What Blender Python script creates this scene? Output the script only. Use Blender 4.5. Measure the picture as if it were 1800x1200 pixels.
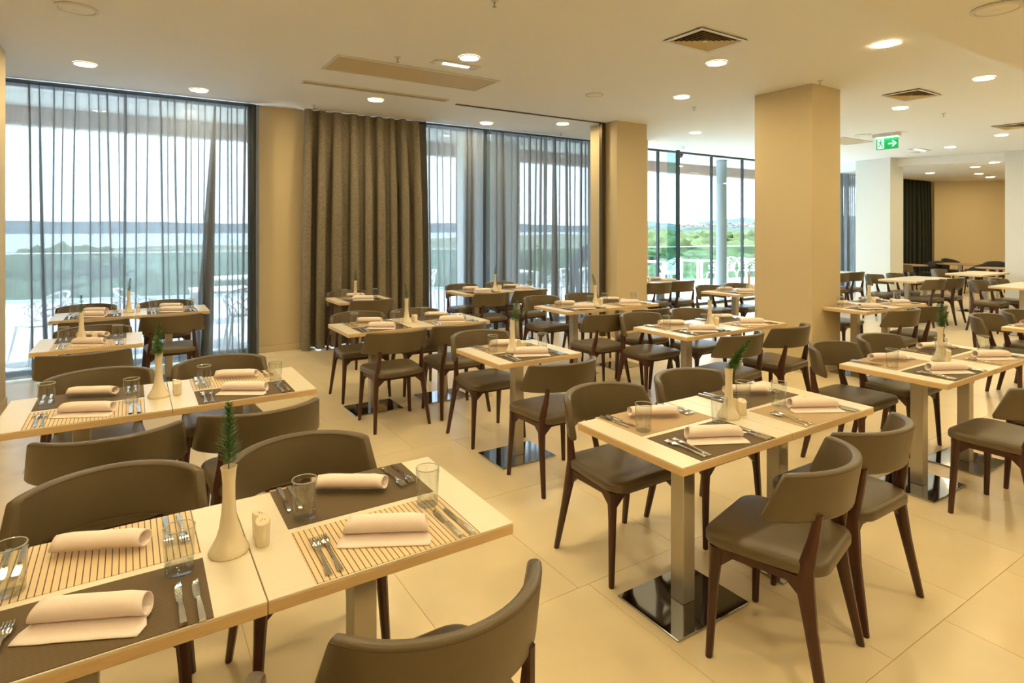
import bpy, bmesh, math, random
from mathutils import Vector, Matrix, noise
PI = math.pi
S = bpy.context.scene
COL = S.collection
for o in list(bpy.data.objects):
    bpy.data.objects.remove(o)

# ------------------------------------------------------------------ camera
CH = 2 * 1.64            # ceiling height
CAM_H = 1.64
F_PX, VPX, HOR = 1034.0, 2510.0, 403.0
ang = math.atan((VPX - 900) / F_PX)          # world +X lies this far to the right of the view
cam_d = bpy.data.cameras.new('camera')
cam_d.sensor_width = 36
cam_d.lens = F_PX / 1800 * 36
cam_d.shift_y = -(600 - HOR) / 1800
cam_d.clip_start = 0.05
cam_d.clip_end = 9000
cam = bpy.data.objects.new('camera', cam_d)
COL.objects.link(cam)
cam.location = (0, 0, CAM_H)
cam.rotation_euler = (PI / 2, 0, -(PI / 2 - ang))
S.camera = cam

# ------------------------------------------------------------------ world, sun, exposure
W = bpy.data.worlds.new('sky')
S.world = W
W.use_nodes = True
nt = W.node_tree
bg = nt.nodes['Background']
tc = nt.nodes.new('ShaderNodeTexCoord')
sx = nt.nodes.new('ShaderNodeSeparateXYZ')
rp = nt.nodes.new('ShaderNodeValToRGB')
rp.color_ramp.elements[0].position = 0.0
rp.color_ramp.elements[0].color = (0.74, 0.85, 1.0, 1)
rp.color_ramp.elements[1].position = 0.75
rp.color_ramp.elements[1].color = (0.55, 0.74, 1.0, 1)
nt.links.new(tc.outputs['Generated'], sx.inputs[0])
nt.links.new(sx.outputs['Z'], rp.inputs[0])
nt.links.new(rp.outputs[0], bg.inputs[0])
SKY = 5.6
bg.inputs[1].default_value = SKY
sd = bpy.data.lights.new('sun', 'SUN')
sd.energy = 11.0
sd.angle = math.radians(3)
sd.color = (1, 0.98, 0.95)
sun = bpy.data.objects.new('sun', sd)
COL.objects.link(sun)
sun.rotation_euler = (math.radians(-26), 0, math.radians(-30))   # high over the bay
LAMP = 185.0
LAMP_COL = (1.0, 0.78, 0.42)
S.view_settings.view_transform = 'Standard'
S.view_settings.look = 'None'
S.view_settings.exposure = 0.16
S.view_settings.gamma = 1.0
S.view_settings.use_curve_mapping = False
cy = S.cycles
cy.use_denoising = True
cy.max_bounces = 10
cy.diffuse_bounces = 5
cy.glossy_bounces = 4
cy.transmission_bounces = 8
cy.transparent_max_bounces = 24
cy.sample_clamp_indirect = 6
cy.sample_clamp_direct = 0
cy.caustics_reflective = False
cy.caustics_refractive = False
cy.blur_glossy = 1.0

# ------------------------------------------------------------------ materials
def srgb(r, g, b):
    def c(v):
        v /= 255.0
        return v / 12.92 if v <= 0.04045 else ((v + 0.055) / 1.055) ** 2.4
    return (c(r), c(g), c(b), 1)

def mat(name, col, rough=0.5, metal=0.0, spec=0.5, var=0.0, vscale=8.0, bump=0.0, bscale=60.0, stretch=None, **kw):
    m = bpy.data.materials.new(name)
    m.use_nodes = True
    n = m.node_tree
    b = n.nodes['Principled BSDF']
    b.inputs['Base Color'].default_value = col
    b.inputs['Roughness'].default_value = rough
    b.inputs['Metallic'].default_value = metal
    b.inputs['Specular IOR Level'].default_value = spec
    for k, v in kw.items():
        b.inputs[k].default_value = v
    t = n.nodes.new('ShaderNodeTexCoord')
    src = t.outputs['Object']
    if stretch:
        mp = n.nodes.new('ShaderNodeMapping')
        mp.inputs['Scale'].default_value = stretch
        n.links.new(src, mp.inputs[0])
        src = mp.outputs[0]
    if var:
        x = n.nodes.new('ShaderNodeTexNoise')
        x.inputs['Scale'].default_value = vscale
        x.inputs['Detail'].default_value = 5
        n.links.new(src, x.inputs['Vector'])
        r = n.nodes.new('ShaderNodeValToRGB')
        r.color_ramp.elements[0].position = 0.3
        r.color_ramp.elements[1].position = 0.7
        r.color_ramp.elements[0].color = (col[0] * (1 - var), col[1] * (1 - var), col[2] * (1 - var), 1)
        r.color_ramp.elements[1].color = (min(1, col[0] * (1 + var)), min(1, col[1] * (1 + var)), min(1, col[2] * (1 + var)), 1)
        n.links.new(x.outputs['Fac'], r.inputs[0])
        n.links.new(r.outputs[0], b.inputs['Base Color'])
    if bump:
        x = n.nodes.new('ShaderNodeTexNoise')
        x.inputs['Scale'].default_value = bscale
        x.inputs['Detail'].default_value = 3
        n.links.new(src, x.inputs['Vector'])
        u = n.nodes.new('ShaderNodeBump')
        u.inputs['Strength'].default_value = bump
        u.inputs['Distance'].default_value = 0.01
        n.links.new(x.outputs['Fac'], u.inputs['Height'])
        n.links.new(u.outputs[0], b.inputs['Normal'])
    return m

def emis(name, col, s):
    m = bpy.data.materials.new(name)
    m.use_nodes = True
    n = m.node_tree
    n.nodes.remove(n.nodes['Principled BSDF'])
    e = n.nodes.new('ShaderNodeEmission')
    e.inputs[0].default_value = (*col[:3], 1)
    e.inputs[1].default_value = s
    n.links.new(e.outputs[0], n.nodes['Material Output'].inputs[0])
    return m

def weave(name, c1, c2, su, sv, rough=0.7):
    """crossed threads: two sine waves in object space"""
    m = mat(name, c1, rough, spec=0.3)
    n = m.node_tree
    b = n.nodes['Principled BSDF']
    t = n.nodes.new('ShaderNodeTexCoord')
    s = n.nodes.new('ShaderNodeSeparateXYZ')
    n.links.new(t.outputs['Object'], s.inputs[0])
    outs = []
    for ax, sc in (('X', su), ('Y', sv)):
        a = n.nodes.new('ShaderNodeMath'); a.operation = 'MULTIPLY'
        a.inputs[1].default_value = sc * 2 * PI
        n.links.new(s.outputs[ax], a.inputs[0])
        w = n.nodes.new('ShaderNodeMath'); w.operation = 'SINE'
        n.links.new(a.outputs[0], w.inputs[0])
        outs.append(w)
    p = n.nodes.new('ShaderNodeMath'); p.operation = 'MULTIPLY'
    n.links.new(outs[0].outputs[0], p.inputs[0]); n.links.new(outs[1].outputs[0], p.inputs[1])
    q = n.nodes.new('ShaderNodeMath'); q.operation = 'MULTIPLY_ADD'
    q.inputs[1].default_value = 0.5; q.inputs[2].default_value = 0.5
    n.links.new(p.outputs[0], q.inputs[0])
    x = n.nodes.new('ShaderNodeMixRGB')
    x.inputs[1].default_value = c1; x.inputs[2].default_value = c2
    n.links.new(q.outputs[0], x.inputs[0])
    n.links.new(x.outputs[0], b.inputs['Base Color'])
    return m

def stripes(name, c1, c2, per, duty):
    m = mat(name, c1, 0.55, spec=0.3)
    n = m.node_tree
    b = n.nodes['Principled BSDF']
    t = n.nodes.new('ShaderNodeTexCoord')
    s = n.nodes.new('ShaderNodeSeparateXYZ')
    n.links.new(t.outputs['Object'], s.inputs[0])
    a = n.nodes.new('ShaderNodeMath'); a.operation = 'MULTIPLY_ADD'
    a.inputs[1].default_value = 1 / per; a.inputs[2].default_value = 100.0
    n.links.new(s.outputs['X'], a.inputs[0])
    f = n.nodes.new('ShaderNodeMath'); f.operation = 'FRACT'
    n.links.new(a.outputs[0], f.inputs[0])
    g = n.nodes.new('ShaderNodeMath'); g.operation = 'LESS_THAN'
    g.inputs[1].default_value = duty
    n.links.new(f.outputs[0], g.inputs[0])
    x = n.nodes.new('ShaderNodeMixRGB')
    x.inputs[1].default_value = c1; x.inputs[2].default_value = c2
    n.links.new(g.outputs[0], x.inputs[0])
    n.links.new(x.outputs[0], b.inputs['Base Color'])
    return m

def pane_mat(name, tint, refl=0.06):
    m = bpy.data.materials.new(name)
    m.use_nodes = True
    n = m.node_tree
    n.nodes.remove(n.nodes['Principled BSDF'])
    t = n.nodes.new('ShaderNodeBsdfTransparent'); t.inputs[0].default_value = tint
    g = n.nodes.new('ShaderNodeBsdfGlossy'); g.inputs['Roughness'].default_value = 0.02
    x = n.nodes.new('ShaderNodeMixShader'); x.inputs[0].default_value = refl
    n.links.new(t.outputs[0], x.inputs[1]); n.links.new(g.outputs[0], x.inputs[2])
    n.links.new(x.outputs[0], n.nodes['Material Output'].inputs[0])
    return m

def sheer_mat(name, col, cover):
    """thin woven voile: light passes between the threads, less so where the cloth is seen edge-on"""
    m = bpy.data.materials.new(name)
    m.use_nodes = True
    n = m.node_tree
    n.nodes.remove(n.nodes['Principled BSDF'])
    g = n.nodes.new('ShaderNodeNewGeometry')
    d = n.nodes.new('ShaderNodeVectorMath'); d.operation = 'DOT_PRODUCT'
    n.links.new(g.outputs['Normal'], d.inputs[0]); n.links.new(g.outputs['Incoming'], d.inputs[1])
    a = n.nodes.new('ShaderNodeMath'); a.operation = 'ABSOLUTE'
    n.links.new(d.outputs['Value'], a.inputs[0])
    mx = n.nodes.new('ShaderNodeMath'); mx.operation = 'MAXIMUM'; mx.inputs[1].default_value = 0.12
    n.links.new(a.outputs[0], mx.inputs[0])
    iv = n.nodes.new('ShaderNodeMath'); iv.operation = 'DIVIDE'; iv.inputs[0].default_value = 1.0
    n.links.new(mx.outputs[0], iv.inputs[1])
    # thread density varies a little over the cloth
    tcn = n.nodes.new('ShaderNodeTexCoord')
    mp = n.nodes.new('ShaderNodeMapping'); mp.inputs['Scale'].default_value = (60, 60, 5)
    n.links.new(tcn.outputs['Object'], mp.inputs[0])
    no = n.nodes.new('ShaderNodeTexNoise'); no.inputs['Scale'].default_value = 1.0; no.inputs['Detail'].default_value = 3
    n.links.new(mp.outputs[0], no.inputs['Vector'])
    ma = n.nodes.new('ShaderNodeMath'); ma.operation = 'MULTIPLY_ADD'
    ma.inputs[1].default_value = -0.16; ma.inputs[2].default_value = 1 - cover + 0.08
    n.links.new(no.outputs['Fac'], ma.inputs[0])
    pw = n.nodes.new('ShaderNodeMath'); pw.operation = 'POWER'
    n.links.new(ma.outputs[0], pw.inputs[0]); n.links.new(iv.outputs[0], pw.inputs[1])
    df = n.nodes.new('ShaderNodeBsdfDiffuse'); df.inputs[0].default_value = col
    tl = n.nodes.new('ShaderNodeBsdfTranslucent'); tl.inputs[0].default_value = col
    c = n.nodes.new('ShaderNodeMixShader'); c.inputs[0].default_value = 0.45
    n.links.new(df.outputs[0], c.inputs[1]); n.links.new(tl.outputs[0], c.inputs[2])
    tr = n.nodes.new('ShaderNodeBsdfTransparent')
    x = n.nodes.new('ShaderNodeMixShader')
    n.links.new(pw.outputs[0], x.inputs[0]); n.links.new(c.outputs[0], x.inputs[1]); n.links.new(tr.outputs[0], x.inputs[2])
    n.links.new(x.outputs[0], n.nodes['Material Output'].inputs[0])
    return m

M = {}
M['paint'] = mat('cream wall paint', srgb(208, 192, 158), 0.75, spec=0.25, bump=0.03, bscale=120)
M['ceil'] = mat('ceiling paint', srgb(243, 246, 249), 0.8, spec=0.2)
M['white'] = mat('white paint', srgb(222, 223, 220), 0.5)
M['tile'] = mat('cream floor tile', srgb(234, 217, 180), 0.27, spec=0.5, var=0.045, vscale=2.2, bump=0.01, bscale=30)
M['grout'] = mat('floor grout', srgb(206, 184, 146), 0.8)
M['top'] = mat('cream laminate', srgb(232, 223, 203), 0.30, spec=0.5, var=0.02, vscale=14, stretch=(1, 12, 1))
M['edge'] = mat('pale wood edge', srgb(222, 190, 140), 0.4, var=0.06, vscale=10, stretch=(2, 2, 20))
M['leather'] = mat('taupe leather', srgb(95, 83, 61), 0.36, spec=0.5, bump=0.12, bscale=260, var=0.05, vscale=6)
M['seam'] = mat('dark seam', srgb(84, 68, 48), 0.55)
M['wood'] = mat('dark walnut', srgb(66, 34, 20), 0.38, spec=0.5, var=0.3, vscale=7, stretch=(6, 6, 0.8))
M['steel'] = mat('brushed steel', (0.50, 0.47, 0.42, 1), 0.3, metal=1.0, bump=0.04, bscale=8, stretch=(40, 40, 1))
M['mirror'] = mat('polished steel plate', (0.44, 0.46, 0.48, 1), 0.06, metal=1.0)
M['cutlery'] = mat('cutlery steel', (0.78, 0.76, 0.72, 1), 0.12, metal=1.0)
M['glass_wall'] = None
M['glass'] = mat('tumbler glass', (1, 1, 1, 1), 0.0, spec=0.5)
M['glass'].node_tree.nodes['Principled BSDF'].inputs['Transmission Weight'].default_value = 1.0
M['glass'].node_tree.nodes['Principled BSDF'].inputs['IOR'].default_value = 1.45
def thin_glass():
    m = bpy.data.materials.new('thin tumbler wall'); m.use_nodes = True
    n = m.node_tree; n.nodes.remove(n.nodes['Principled BSDF'])
    t = n.nodes.new('ShaderNodeBsdfTransparent'); t.inputs[0].default_value = (.965, .975, .97, 1)
    g = n.nodes.new('ShaderNodeBsdfGlossy'); g.inputs['Roughness'].default_value = 0.01
    lw = n.nodes.new('ShaderNodeLayerWeight'); lw.inputs['Blend'].default_value = .5
    pw = n.nodes.new('ShaderNodeMath'); pw.operation = 'POWER'; pw.inputs[1].default_value = 4.5
    n.links.new(lw.outputs['Facing'], pw.inputs[0])
    f = n.nodes.new('ShaderNodeMath'); f.operation = 'MULTIPLY_ADD'; f.inputs[1].default_value = .9; f.inputs[2].default_value = .06
    n.links.new(pw.outputs[0], f.inputs[0])
    x = n.nodes.new('ShaderNodeMixShader')
    n.links.new(f.outputs[0], x.inputs[0]); n.links.new(t.outputs[0], x.inputs[1]); n.links.new(g.outputs[0], x.inputs[2])
    n.links.new(x.outputs[0], n.nodes['Material Output'].inputs[0])
    return m
M['glass_wall'] = thin_glass()
def blend_glass(name, fac, tint):
    m = bpy.data.materials.new(name); m.use_nodes = True
    n = m.node_tree; p = n.nodes['Principled BSDF']
    p.inputs['Transmission Weight'].default_value = 1; p.inputs['Roughness'].default_value = 0; p.inputs['IOR'].default_value = 1.45
    t = n.nodes.new('ShaderNodeBsdfTransparent'); t.inputs[0].default_value = tint
    x = n.nodes.new('ShaderNodeMixShader'); x.inputs[0].default_value = fac
    n.links.new(t.outputs[0], x.inputs[1]); n.links.new(p.outputs[0], x.inputs[2])
    n.links.new(x.outputs[0], n.nodes['Material Output'].inputs[0])
    return m
M['glass_base'] = blend_glass('tumbler base glass', .28, (.97, .98, .97, 1))
M['glass_rim'] = mat('tumbler rim glass', (.85, .9, .9, 1), 0.05, spec=1.0)
M['glass_rim'].node_tree.nodes['Principled BSDF'].inputs['Transmission Weight'].default_value = .35
M['linen'] = mat('pale pink napkin linen', srgb(250, 236, 230), 0.8, spec=0.2, bump=0.08, bscale=300)
M['china'] = mat('cream glazed china', srgb(240, 228, 202), 0.18, spec=0.6)
M['rosemary'] = mat('rosemary needles', srgb(72, 112, 48), 0.5, var=0.35, vscale=40)
M['stem'] = mat('rosemary stem', srgb(110, 120, 60), 0.6)
M['mat_dark'] = weave('dark woven placemat', srgb(118, 100, 72), srgb(76, 64, 46), 170, 170)
M['mat_tan'] = weave('tan woven placemat', srgb(198, 174, 140), srgb(168, 146, 114), 170, 170)
M['mat_stripe'] = stripes('striped placemat', srgb(228, 206, 168), srgb(96, 72, 52), 0.0155, 0.16)
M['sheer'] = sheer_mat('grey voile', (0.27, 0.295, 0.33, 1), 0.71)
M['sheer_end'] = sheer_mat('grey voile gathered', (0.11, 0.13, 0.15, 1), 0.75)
M['drape'] = mat('dark brown drape', srgb(134, 126, 112), 0.9, spec=0.1, var=0.3, vscale=1, stretch=(30, 30, 180), bump=0.2, bscale=300)
M['drape_dark'] = mat('black green drape', srgb(46, 50, 44), 0.9, spec=0.1)
M['bronze'] = mat('bronze profile', srgb(84, 72, 50), 0.4, metal=0.6)
M['frame'] = mat('dark window frame', srgb(58, 66, 70), 0.4, metal=0.4)
M['pane'] = pane_mat('window glass', (0.93, 0.98, 0.96, 1))
M['bal'] = pane_mat('balustrade glass', (0.74, 0.88, 0.88, 1), 0.05)
M['rail'] = mat('steel rail', (0.75, 0.78, 0.8, 1), 0.3, metal=0.8)
M['lamp'] = emis('lit lamp', LAMP_COL, LAMP)
M['tube'] = emis('fluorescent tube', (0.9, 1.0, 0.95), 6.0)
M['grille'] = mat('beige perforated grille', srgb(200, 184, 146), 0.6)
M['slot'] = mat('dark slot', srgb(60, 50, 38), 0.8)
M['black'] = mat('black plastic', srgb(16, 16, 18), 0.4)
M['black_fab'] = mat('black upholstery', srgb(22, 26, 28), 0.6)
M['sign_green'] = mat('sign green', srgb(0, 160, 84), 0.4)
M['sign_green'].node_tree.nodes['Principled BSDF'].inputs['Emission Color'].default_value = srgb(0, 190, 100)
M['sign_green'].node_tree.nodes['Principled BSDF'].inputs['Emission Strength'].default_value = 0.5
M['sign_white'] = emis('sign white', (0.85, 1, 0.92), 0.95)
M['terrace'] = mat('pale terrace paving', srgb(222, 224, 226), 0.7, var=0.04, vscale=1)
M['plastic'] = mat('white moulded plastic', srgb(246, 246, 246), 0.35)
M['slat_wood'] = mat('reddish soffit slat', srgb(208, 178, 166), 0.6, var=0.1, vscale=4)
M['teak'] = mat('outdoor bench wood', srgb(196, 140, 104), 0.6, var=0.1, vscale=6)
M['sea'] = mat('sea water', srgb(104, 124, 140), 0.25, var=0.08, vscale=0.02)
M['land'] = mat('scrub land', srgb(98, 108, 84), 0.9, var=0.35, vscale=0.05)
M['hill'] = mat('hazy hill', srgb(64, 80, 88), 0.95, var=0.15, vscale=0.006)  # aerial haze is put into this blue-grey base colour
M['pine'] = mat('pine foliage', srgb(78, 94, 46), 0.85, var=0.4, vscale=2.2, bump=0.9, bscale=4)
M['lounge_wood'] = mat('lounge table wood', srgb(150, 122, 88), 0.5, var=0.1, vscale=6)
M['trunk'] = mat('pine trunk', srgb(96, 78, 60), 0.9)
M['house'] = mat('far house wall', srgb(168, 156, 146), 0.8)
M['roof'] = mat('far tile roof', srgb(132, 100, 86), 0.8)
M['skin'] = mat('skin', srgb(196, 150, 124), 0.5)
M['hair'] = mat('grey hair', srgb(120, 110, 100), 0.7)
M['shirt'] = mat('dark work shirt', srgb(60, 66, 80), 0.8)
M['trousers'] = mat('grey trousers', srgb(74, 76, 84), 0.8)

# ------------------------------------------------------------------ helpers
def tag(o, label=None, cat=None, group=None, kind=None):
    if label: o['label'] = label
    if cat: o['category'] = cat
    if group: o['group'] = group
    if kind: o['kind'] = kind
    return o

def mesh(name, vs, fs, m, smooth=False, mods=None):
    me = bpy.data.meshes.new(name)
    me.from_pydata([tuple(v) for v in vs], [], fs)
    me.update()
    me.materials.append(m)
    if smooth:
        me.shade_smooth()
    return me

def bm_mesh(name, bm, m, smooth=False):
    me = bpy.data.meshes.new(name)
    bm.normal_update()
    bm.to_mesh(me); bm.free()
    me.materials.append(m)
    if smooth: me.shade_smooth()
    return me

def put(name, me, parent=None, loc=(0, 0, 0), rz=0):
    o = bpy.data.objects.new(name, me)
    COL.objects.link(o)
    o.location = loc
    o.rotation_euler = (0, 0, rz)
    if parent: o.parent = parent
    return o

def empty(name, label, cat, loc, rz=0, group=None):
    o = put(name, None, None, loc, rz)
    o.empty_display_size = 0.1
    return tag(o, label, cat, group)

class G:
    """collects geometry"""
    def __init__(s): s.v = []; s.f = []
    def box(s, x0, x1, y0, y1, z0, z1):
        n = len(s.v)
        s.v += [(x0, y0, z0), (x1, y0, z0), (x1, y1, z0), (x0, y1, z0), (x0, y0, z1), (x1, y0, z1), (x1, y1, z1), (x0, y1, z1)]
        s.f += [tuple(n + i for i in q) for q in ((0, 3, 2, 1), (4, 5, 6, 7), (0, 1, 5, 4), (1, 2, 6, 5), (2, 3, 7, 6), (3, 0, 4, 7))]
        return s
    def prism(s, pts, z0, z1):
        n = len(s.v); k = len(pts)
        s.v += [(x, y, z0) for x, y in pts] + [(x, y, z1) for x, y in pts]
        s.f += [tuple(n + i for i in reversed(range(k))), tuple(n + k + i for i in range(k))]
        s.f += [(n + i, n + (i + 1) % k, n + k + (i + 1) % k, n + k + i) for i in range(k)]
        return s
    def loops(s, rings, cap0=True, cap1=True, closed=True):
        n = len(s.v); k = len(rings[0])
        for r in rings: s.v += [tuple(p) for p in r]
        for j in range(len(rings) - 1):
            for i in range(k if closed else k - 1):
                a = n + j * k + i; b = n + j * k + (i + 1) % k
                s.f.append((a, b, b + k, a + k))
        if cap0: s.f.append(tuple(n + i for i in reversed(range(k))))
        if cap1: s.f.append(tuple(n + (len(rings) - 1) * k + i for i in range(k)))
        return s
    def lathe(s, prof, seg=24, cx=0, cy=0, cap0=True, cap1=True):
        return s.loops([[(cx + r * math.cos(2 * PI * i / seg), cy + r * math.sin(2 * PI * i / seg), z) for i in range(seg)] for r, z in prof], cap0, cap1)
    def tube(s, pts, r, seg=6, r1=None):
        pts = [Vector(p) for p in pts]
        rings = []
        for i, p in enumerate(pts):
            d = (pts[min(i + 1, len(pts) - 1)] - pts[max(i - 1, 0)]).normalized()
            u = d.cross(Vector((0, 0, 1)))
            if u.length < 0.05: u = d.cross(Vector((1, 0, 0)))
            u.normalize(); w = d.cross(u)
            rr = r if r1 is None else r + (r1 - r) * i / (len(pts) - 1)
            rings.append([p + u * rr * math.cos(2 * PI * k / seg) + w * rr * math.sin(2 * PI * k / seg) for k in range(seg)])
        return s.loops(rings)
    def mesh(s, name, m, smooth=False, bevel=0.0, seg=1, angle=35):
        bm = bmesh.new()
        vs = [bm.verts.new(v) for v in s.v]
        for f in s.f:
            try: bm.faces.new([vs[i] for i in f])
            except ValueError: pass
        bmesh.ops.recalc_face_normals(bm, faces=bm.faces)
        if bevel:
            es = [e for e in bm.edges if len(e.link_faces) == 2 and e.calc_face_angle(0) > math.radians(30)]
            bmesh.ops.bevel(bm, geom=es, offset=bevel, segments=seg, profile=0.6, affect='EDGES', clamp_overlap=True)
        me = bpy.data.meshes.new(name)
        bm.to_mesh(me); bm.free()
        me.materials.append(m)
        if smooth:
            me.shade_smooth()
            me.set_sharp_from_angle(angle=math.radians(angle))
        return me

def struct(name, me, parent=None, label=None, loc=(0, 0, 0), rz=0):
    o = put(name, me, parent, loc, rz)
    if parent is None: o['kind'] = 'structure'
    if label: o['label'] = label
    return o

# ------------------------------------------------------------------ floor
WY = 8.5                # window plane
random.seed(4)
floor_me = G().prism([(-3.5, -3.5), (22.5, -3.5), (22.5, WY + .12), (-3.5, WY + .12)], -0.2, -0.004).mesh('floor', M['grout'])
floor = struct('floor', floor_me, label='cream stone tiled restaurant floor')
TX = 0.667
offs = {-4: .2, -3: .5, -2: .1, -1: .33, 0: .36, 1: .6, 2: .54, 3: .26, 4: .59, 5: .2, 6: .5, 7: .1, 8: .4}
tile_me = G().box(0.0011, TX - 0.0011, 0.0011, 0.9982, -0.004, 0.0).mesh('tile', M['tile'])
slab = G()
for row in range(-4, 9):
    y0 = row + 0.1
    x = -3.5 + (offs[row] % TX)
    while x < 21.6:
        y1 = min(y0 + 1, WY + .1)
        if y1 - y0 > 0.99 and 0 <= row <= 7 and -1.5 < x < 12.8 and (x * 0.54 + y0 * 0.84 > 0.6):
            o = put('tile', tile_me, floor, (x, y0, random.uniform(-0.0004, 0.0)))
        else:
            slab.box(x + .0011, x + TX - .0011, max(y0, -3.4) + .0011, y1 - .0011, -0.004, 0)
        x += TX
tag(put('tile_field', slab.mesh('tile_field', M['tile']), floor), kind='stuff')

# ------------------------------------------------------------------ ceiling
struct('ceiling', G().prism([(-3.5, 1.81), (22.5, 1.81), (22.5, WY + .12), (-3.5, WY + .12)], CH, CH + .25).mesh('ceiling', M['ceil']), label='cream plaster ceiling with recessed lamps')
struct('ceiling', G().prism([(-3.5, -3.5), (22.5, -3.5), (22.5, 1.81), (-3.5, 1.81)], 2.95, CH + .25).mesh('soffit', M['ceil']), label='lowered tan ceiling soffit at the upper right')
# lower lounge ceiling with a diagonal front edge
struct('ceiling', G().prism([(14.9, 6.66), (15.5, 4.79), (15.6, 4.7), (15.6, 1.83), (22.4, 1.83), (22.4, WY), (14.9, WY)], 3.1, CH - .002).mesh('lounge_ceiling', M['ceil']), label='lower ceiling over the far lounge')

# ------------------------------------------------------------------ walls
def wallbox(name, x0, x1, y0, y1, z0=0.0, z1=CH, m='paint', label=None, bev=0.004):
    return struct(name, G().box(x0, x1, y0, y1, z0, z1).mesh(name, M[m], bevel=bev), label=label)
wallbox('wall_back', -3.62, 22.6, -3.62, -3.5)
wallbox('wall_left', -3.62, -3.5, -3.5, WY + .12)
wallbox('wall_right', 22.5, 22.62, -3.5, WY + .12)
wallbox('wall_window', 1.34, 2.02, 8.38, 8.62, label='cream wall between the sheer curtain and the dark drape')
wallbox('wall_window', -3.5, -1.25, 8.38, 8.62)
wallbox('wall_window', 7.25, 7.95, 7.75, 8.62)
wallbox('wall_window', 17.2, 22.5, 8.4, 8.62)
wallbox('wall_left', -1.75, -1.0, 6.4, 7.1, label='cream pillar cut by the left frame edge')
wallbox('pillar', 6.12, 6.75, 6.6, 7.22, label='slim cream pillar beside the glass door track')
wallbox('pillar', 6.41, 7.0, 3.74, 4.47, label='broad yellow pillar in the middle of the room')
wallbox('pillar', 14.56, 15.18, 6.65, 7.42, m='white', label='far white pillar left of the lounge opening')
wallbox('pillar', 15.45, 16.1, 3.3, 4.82, m='white', label='white pillar at the right frame edge')
# far end wall of the lounge
fw = [(20.5, 8.12), (21.77, 6.80), (23.2, 5.3), (23.4, 5.5), (20.65, 8.45)]
struct('wall_far', G().prism(fw, 0, 3.1).mesh('wall_far', M['paint']), label='yellow end wall of the lounge')
struct('baseboard_window', G().box(1.34, 2.02, 8.362, 8.38, 0, 0.09).mesh('baseboard', M['paint'], bevel=.003), label='cream skirting under the wall piece')
struct('baseboard_left', G().box(-1.0, -0.988, 6.4, 7.1, 0, 0.09).mesh('baseboard', M['paint']))
# sliding wall track and post
tr = empty('sliding_wall_track', 'bronze ceiling track and upright post beside the slim window pillar', 'track', (0, 6.87, 0))
put('track', G().box(3.54, 6.10, -0.02, 0.02, CH - .012, CH - .001).mesh('track', M['bronze']), tr)
put('post', G().box(6.03, 6.10, -0.035, 0.035, 0, CH - .012).mesh('post', M['bronze'], bevel=.003), tr)

# ------------------------------------------------------------------ windows
def window(idx, x0, x1, splits, label):
    w = struct('window_%d' % idx, None, label=label)
    w.empty_display_size = .1
    w.location = (x0, WY + .05, 0)
    t = 0.05
    g = G().box(0, x1 - x0, -.03, .03, 0.0, t).box(0, x1 - x0, -.03, .03, CH - 0.035, CH)
    put('window_frame', g.mesh('window_frame', M['frame']), w)
    xs = [x0] + splits + [x1]
    for x in xs:
        a = min(max(x, x0 + .025), x1 - .025) - x0
        put('mullion', G().box(a - .015, a + .015, -.03, .03, t, CH - .04).mesh('mullion', M['frame']), w)
    for a, b in zip(xs[:-1], xs[1:]):
        put('pane', G().box(a - x0 + .025, b - x0 - .025, -.004, .004, t, CH - .06).mesh('pane', M['pane']), w)
window(1, -1.25, 1.34, [], 'wide window behind the left sheer curtain')
window(2, 2.02, 7.25, [4.86, 6.2], 'window behind the drape and sheers')
window(3, 7.95, 17.2, [9.05, 9.63, 10.72, 11.80, 12.9, 14.0, 15.2, 16.3], 'bare glass window wall onto the terrace')
# a glazed door leaf set ajar, seen at an angle next to the slim pillar
dl = struct('door_1', None, label='frosted green glass door leaf by the slim pillar'); dl.location = (8.95, 8.2, 0)
put('pane', G().box(0, .28, -.006, .006, .02, CH - .08).mesh('pane', pane_mat('green door glass', (0.66, 0.86, 0.86, 1), .1)), dl)
put('door_frame', G().box(.28, .33, -.03, .03, 0, CH - .04).mesh('door_frame', M['frame']), dl)

# ------------------------------------------------------------------ curtains
def sheer(x0, x1, y, folds, m, name='curtain', zt=CH - .015, seed=1, hgap=0.01, amp=0.02, end_dark=None):
    """folds: list of (x at top, overlap at top, x at bottom, overlap at bottom)"""
    rnd = random.Random(seed)
    rows = 26
    g = G()
    rings = []
    ph = [rnd.uniform(0, 6.28) for _ in folds]
    wob = [rnd.uniform(0.004, 0.012) for _ in folds]
    for j in range(rows + 1):
        t = j / rows                         # 0 top, 1 bottom
        z = zt - (zt - hgap) * t
        pts = []
        px = x0
        k = max(0.0, min(1.0, t * 1.0))
        spread = min(1, t * 7)
        xl = x0; 
        seq = []
        for i, (a, oa, b, ob) in enumerate(folds):
            cxx = a + (b - a) * k + wob[i] * math.sin(3.1 * t + ph[i])
            ow = oa + (ob - oa) * (t ** 0.8)
            seq.append((cxx, max(0.004, ow)))
        prev = x0
        for i, (c, ow) in enumerate(seq):
            s = c - ow / 2; e = c + ow / 2
            for q in (0.25, 0.5, 0.75):
                pts.append((prev + (e - prev) * q * 0.98, y - (amp * spread) * math.sin(PI * q) * (0.5 + 0.5 * math.sin(ph[i] * 3)) - 0.0, z))
            pts.append((e, y + .004, z))
            pts.append((e - .001, y + .010, z))
            pts.append((s, y + .016, z))
            pts.append((s + .001, y + .022, z))
            prev = s
            pts.append((c + ow * .3, y + .022, z))
        for q in (0.3, 0.6, 1.0):
            pts.append((prev + (x1 - prev) * q, y + .02 * (1 - q), z))
        rings.append(pts)
    g.loops(rings, False, False, closed=False)
    me = mesh(name, g.v, g.f, m, smooth=True)
    return me

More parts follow.
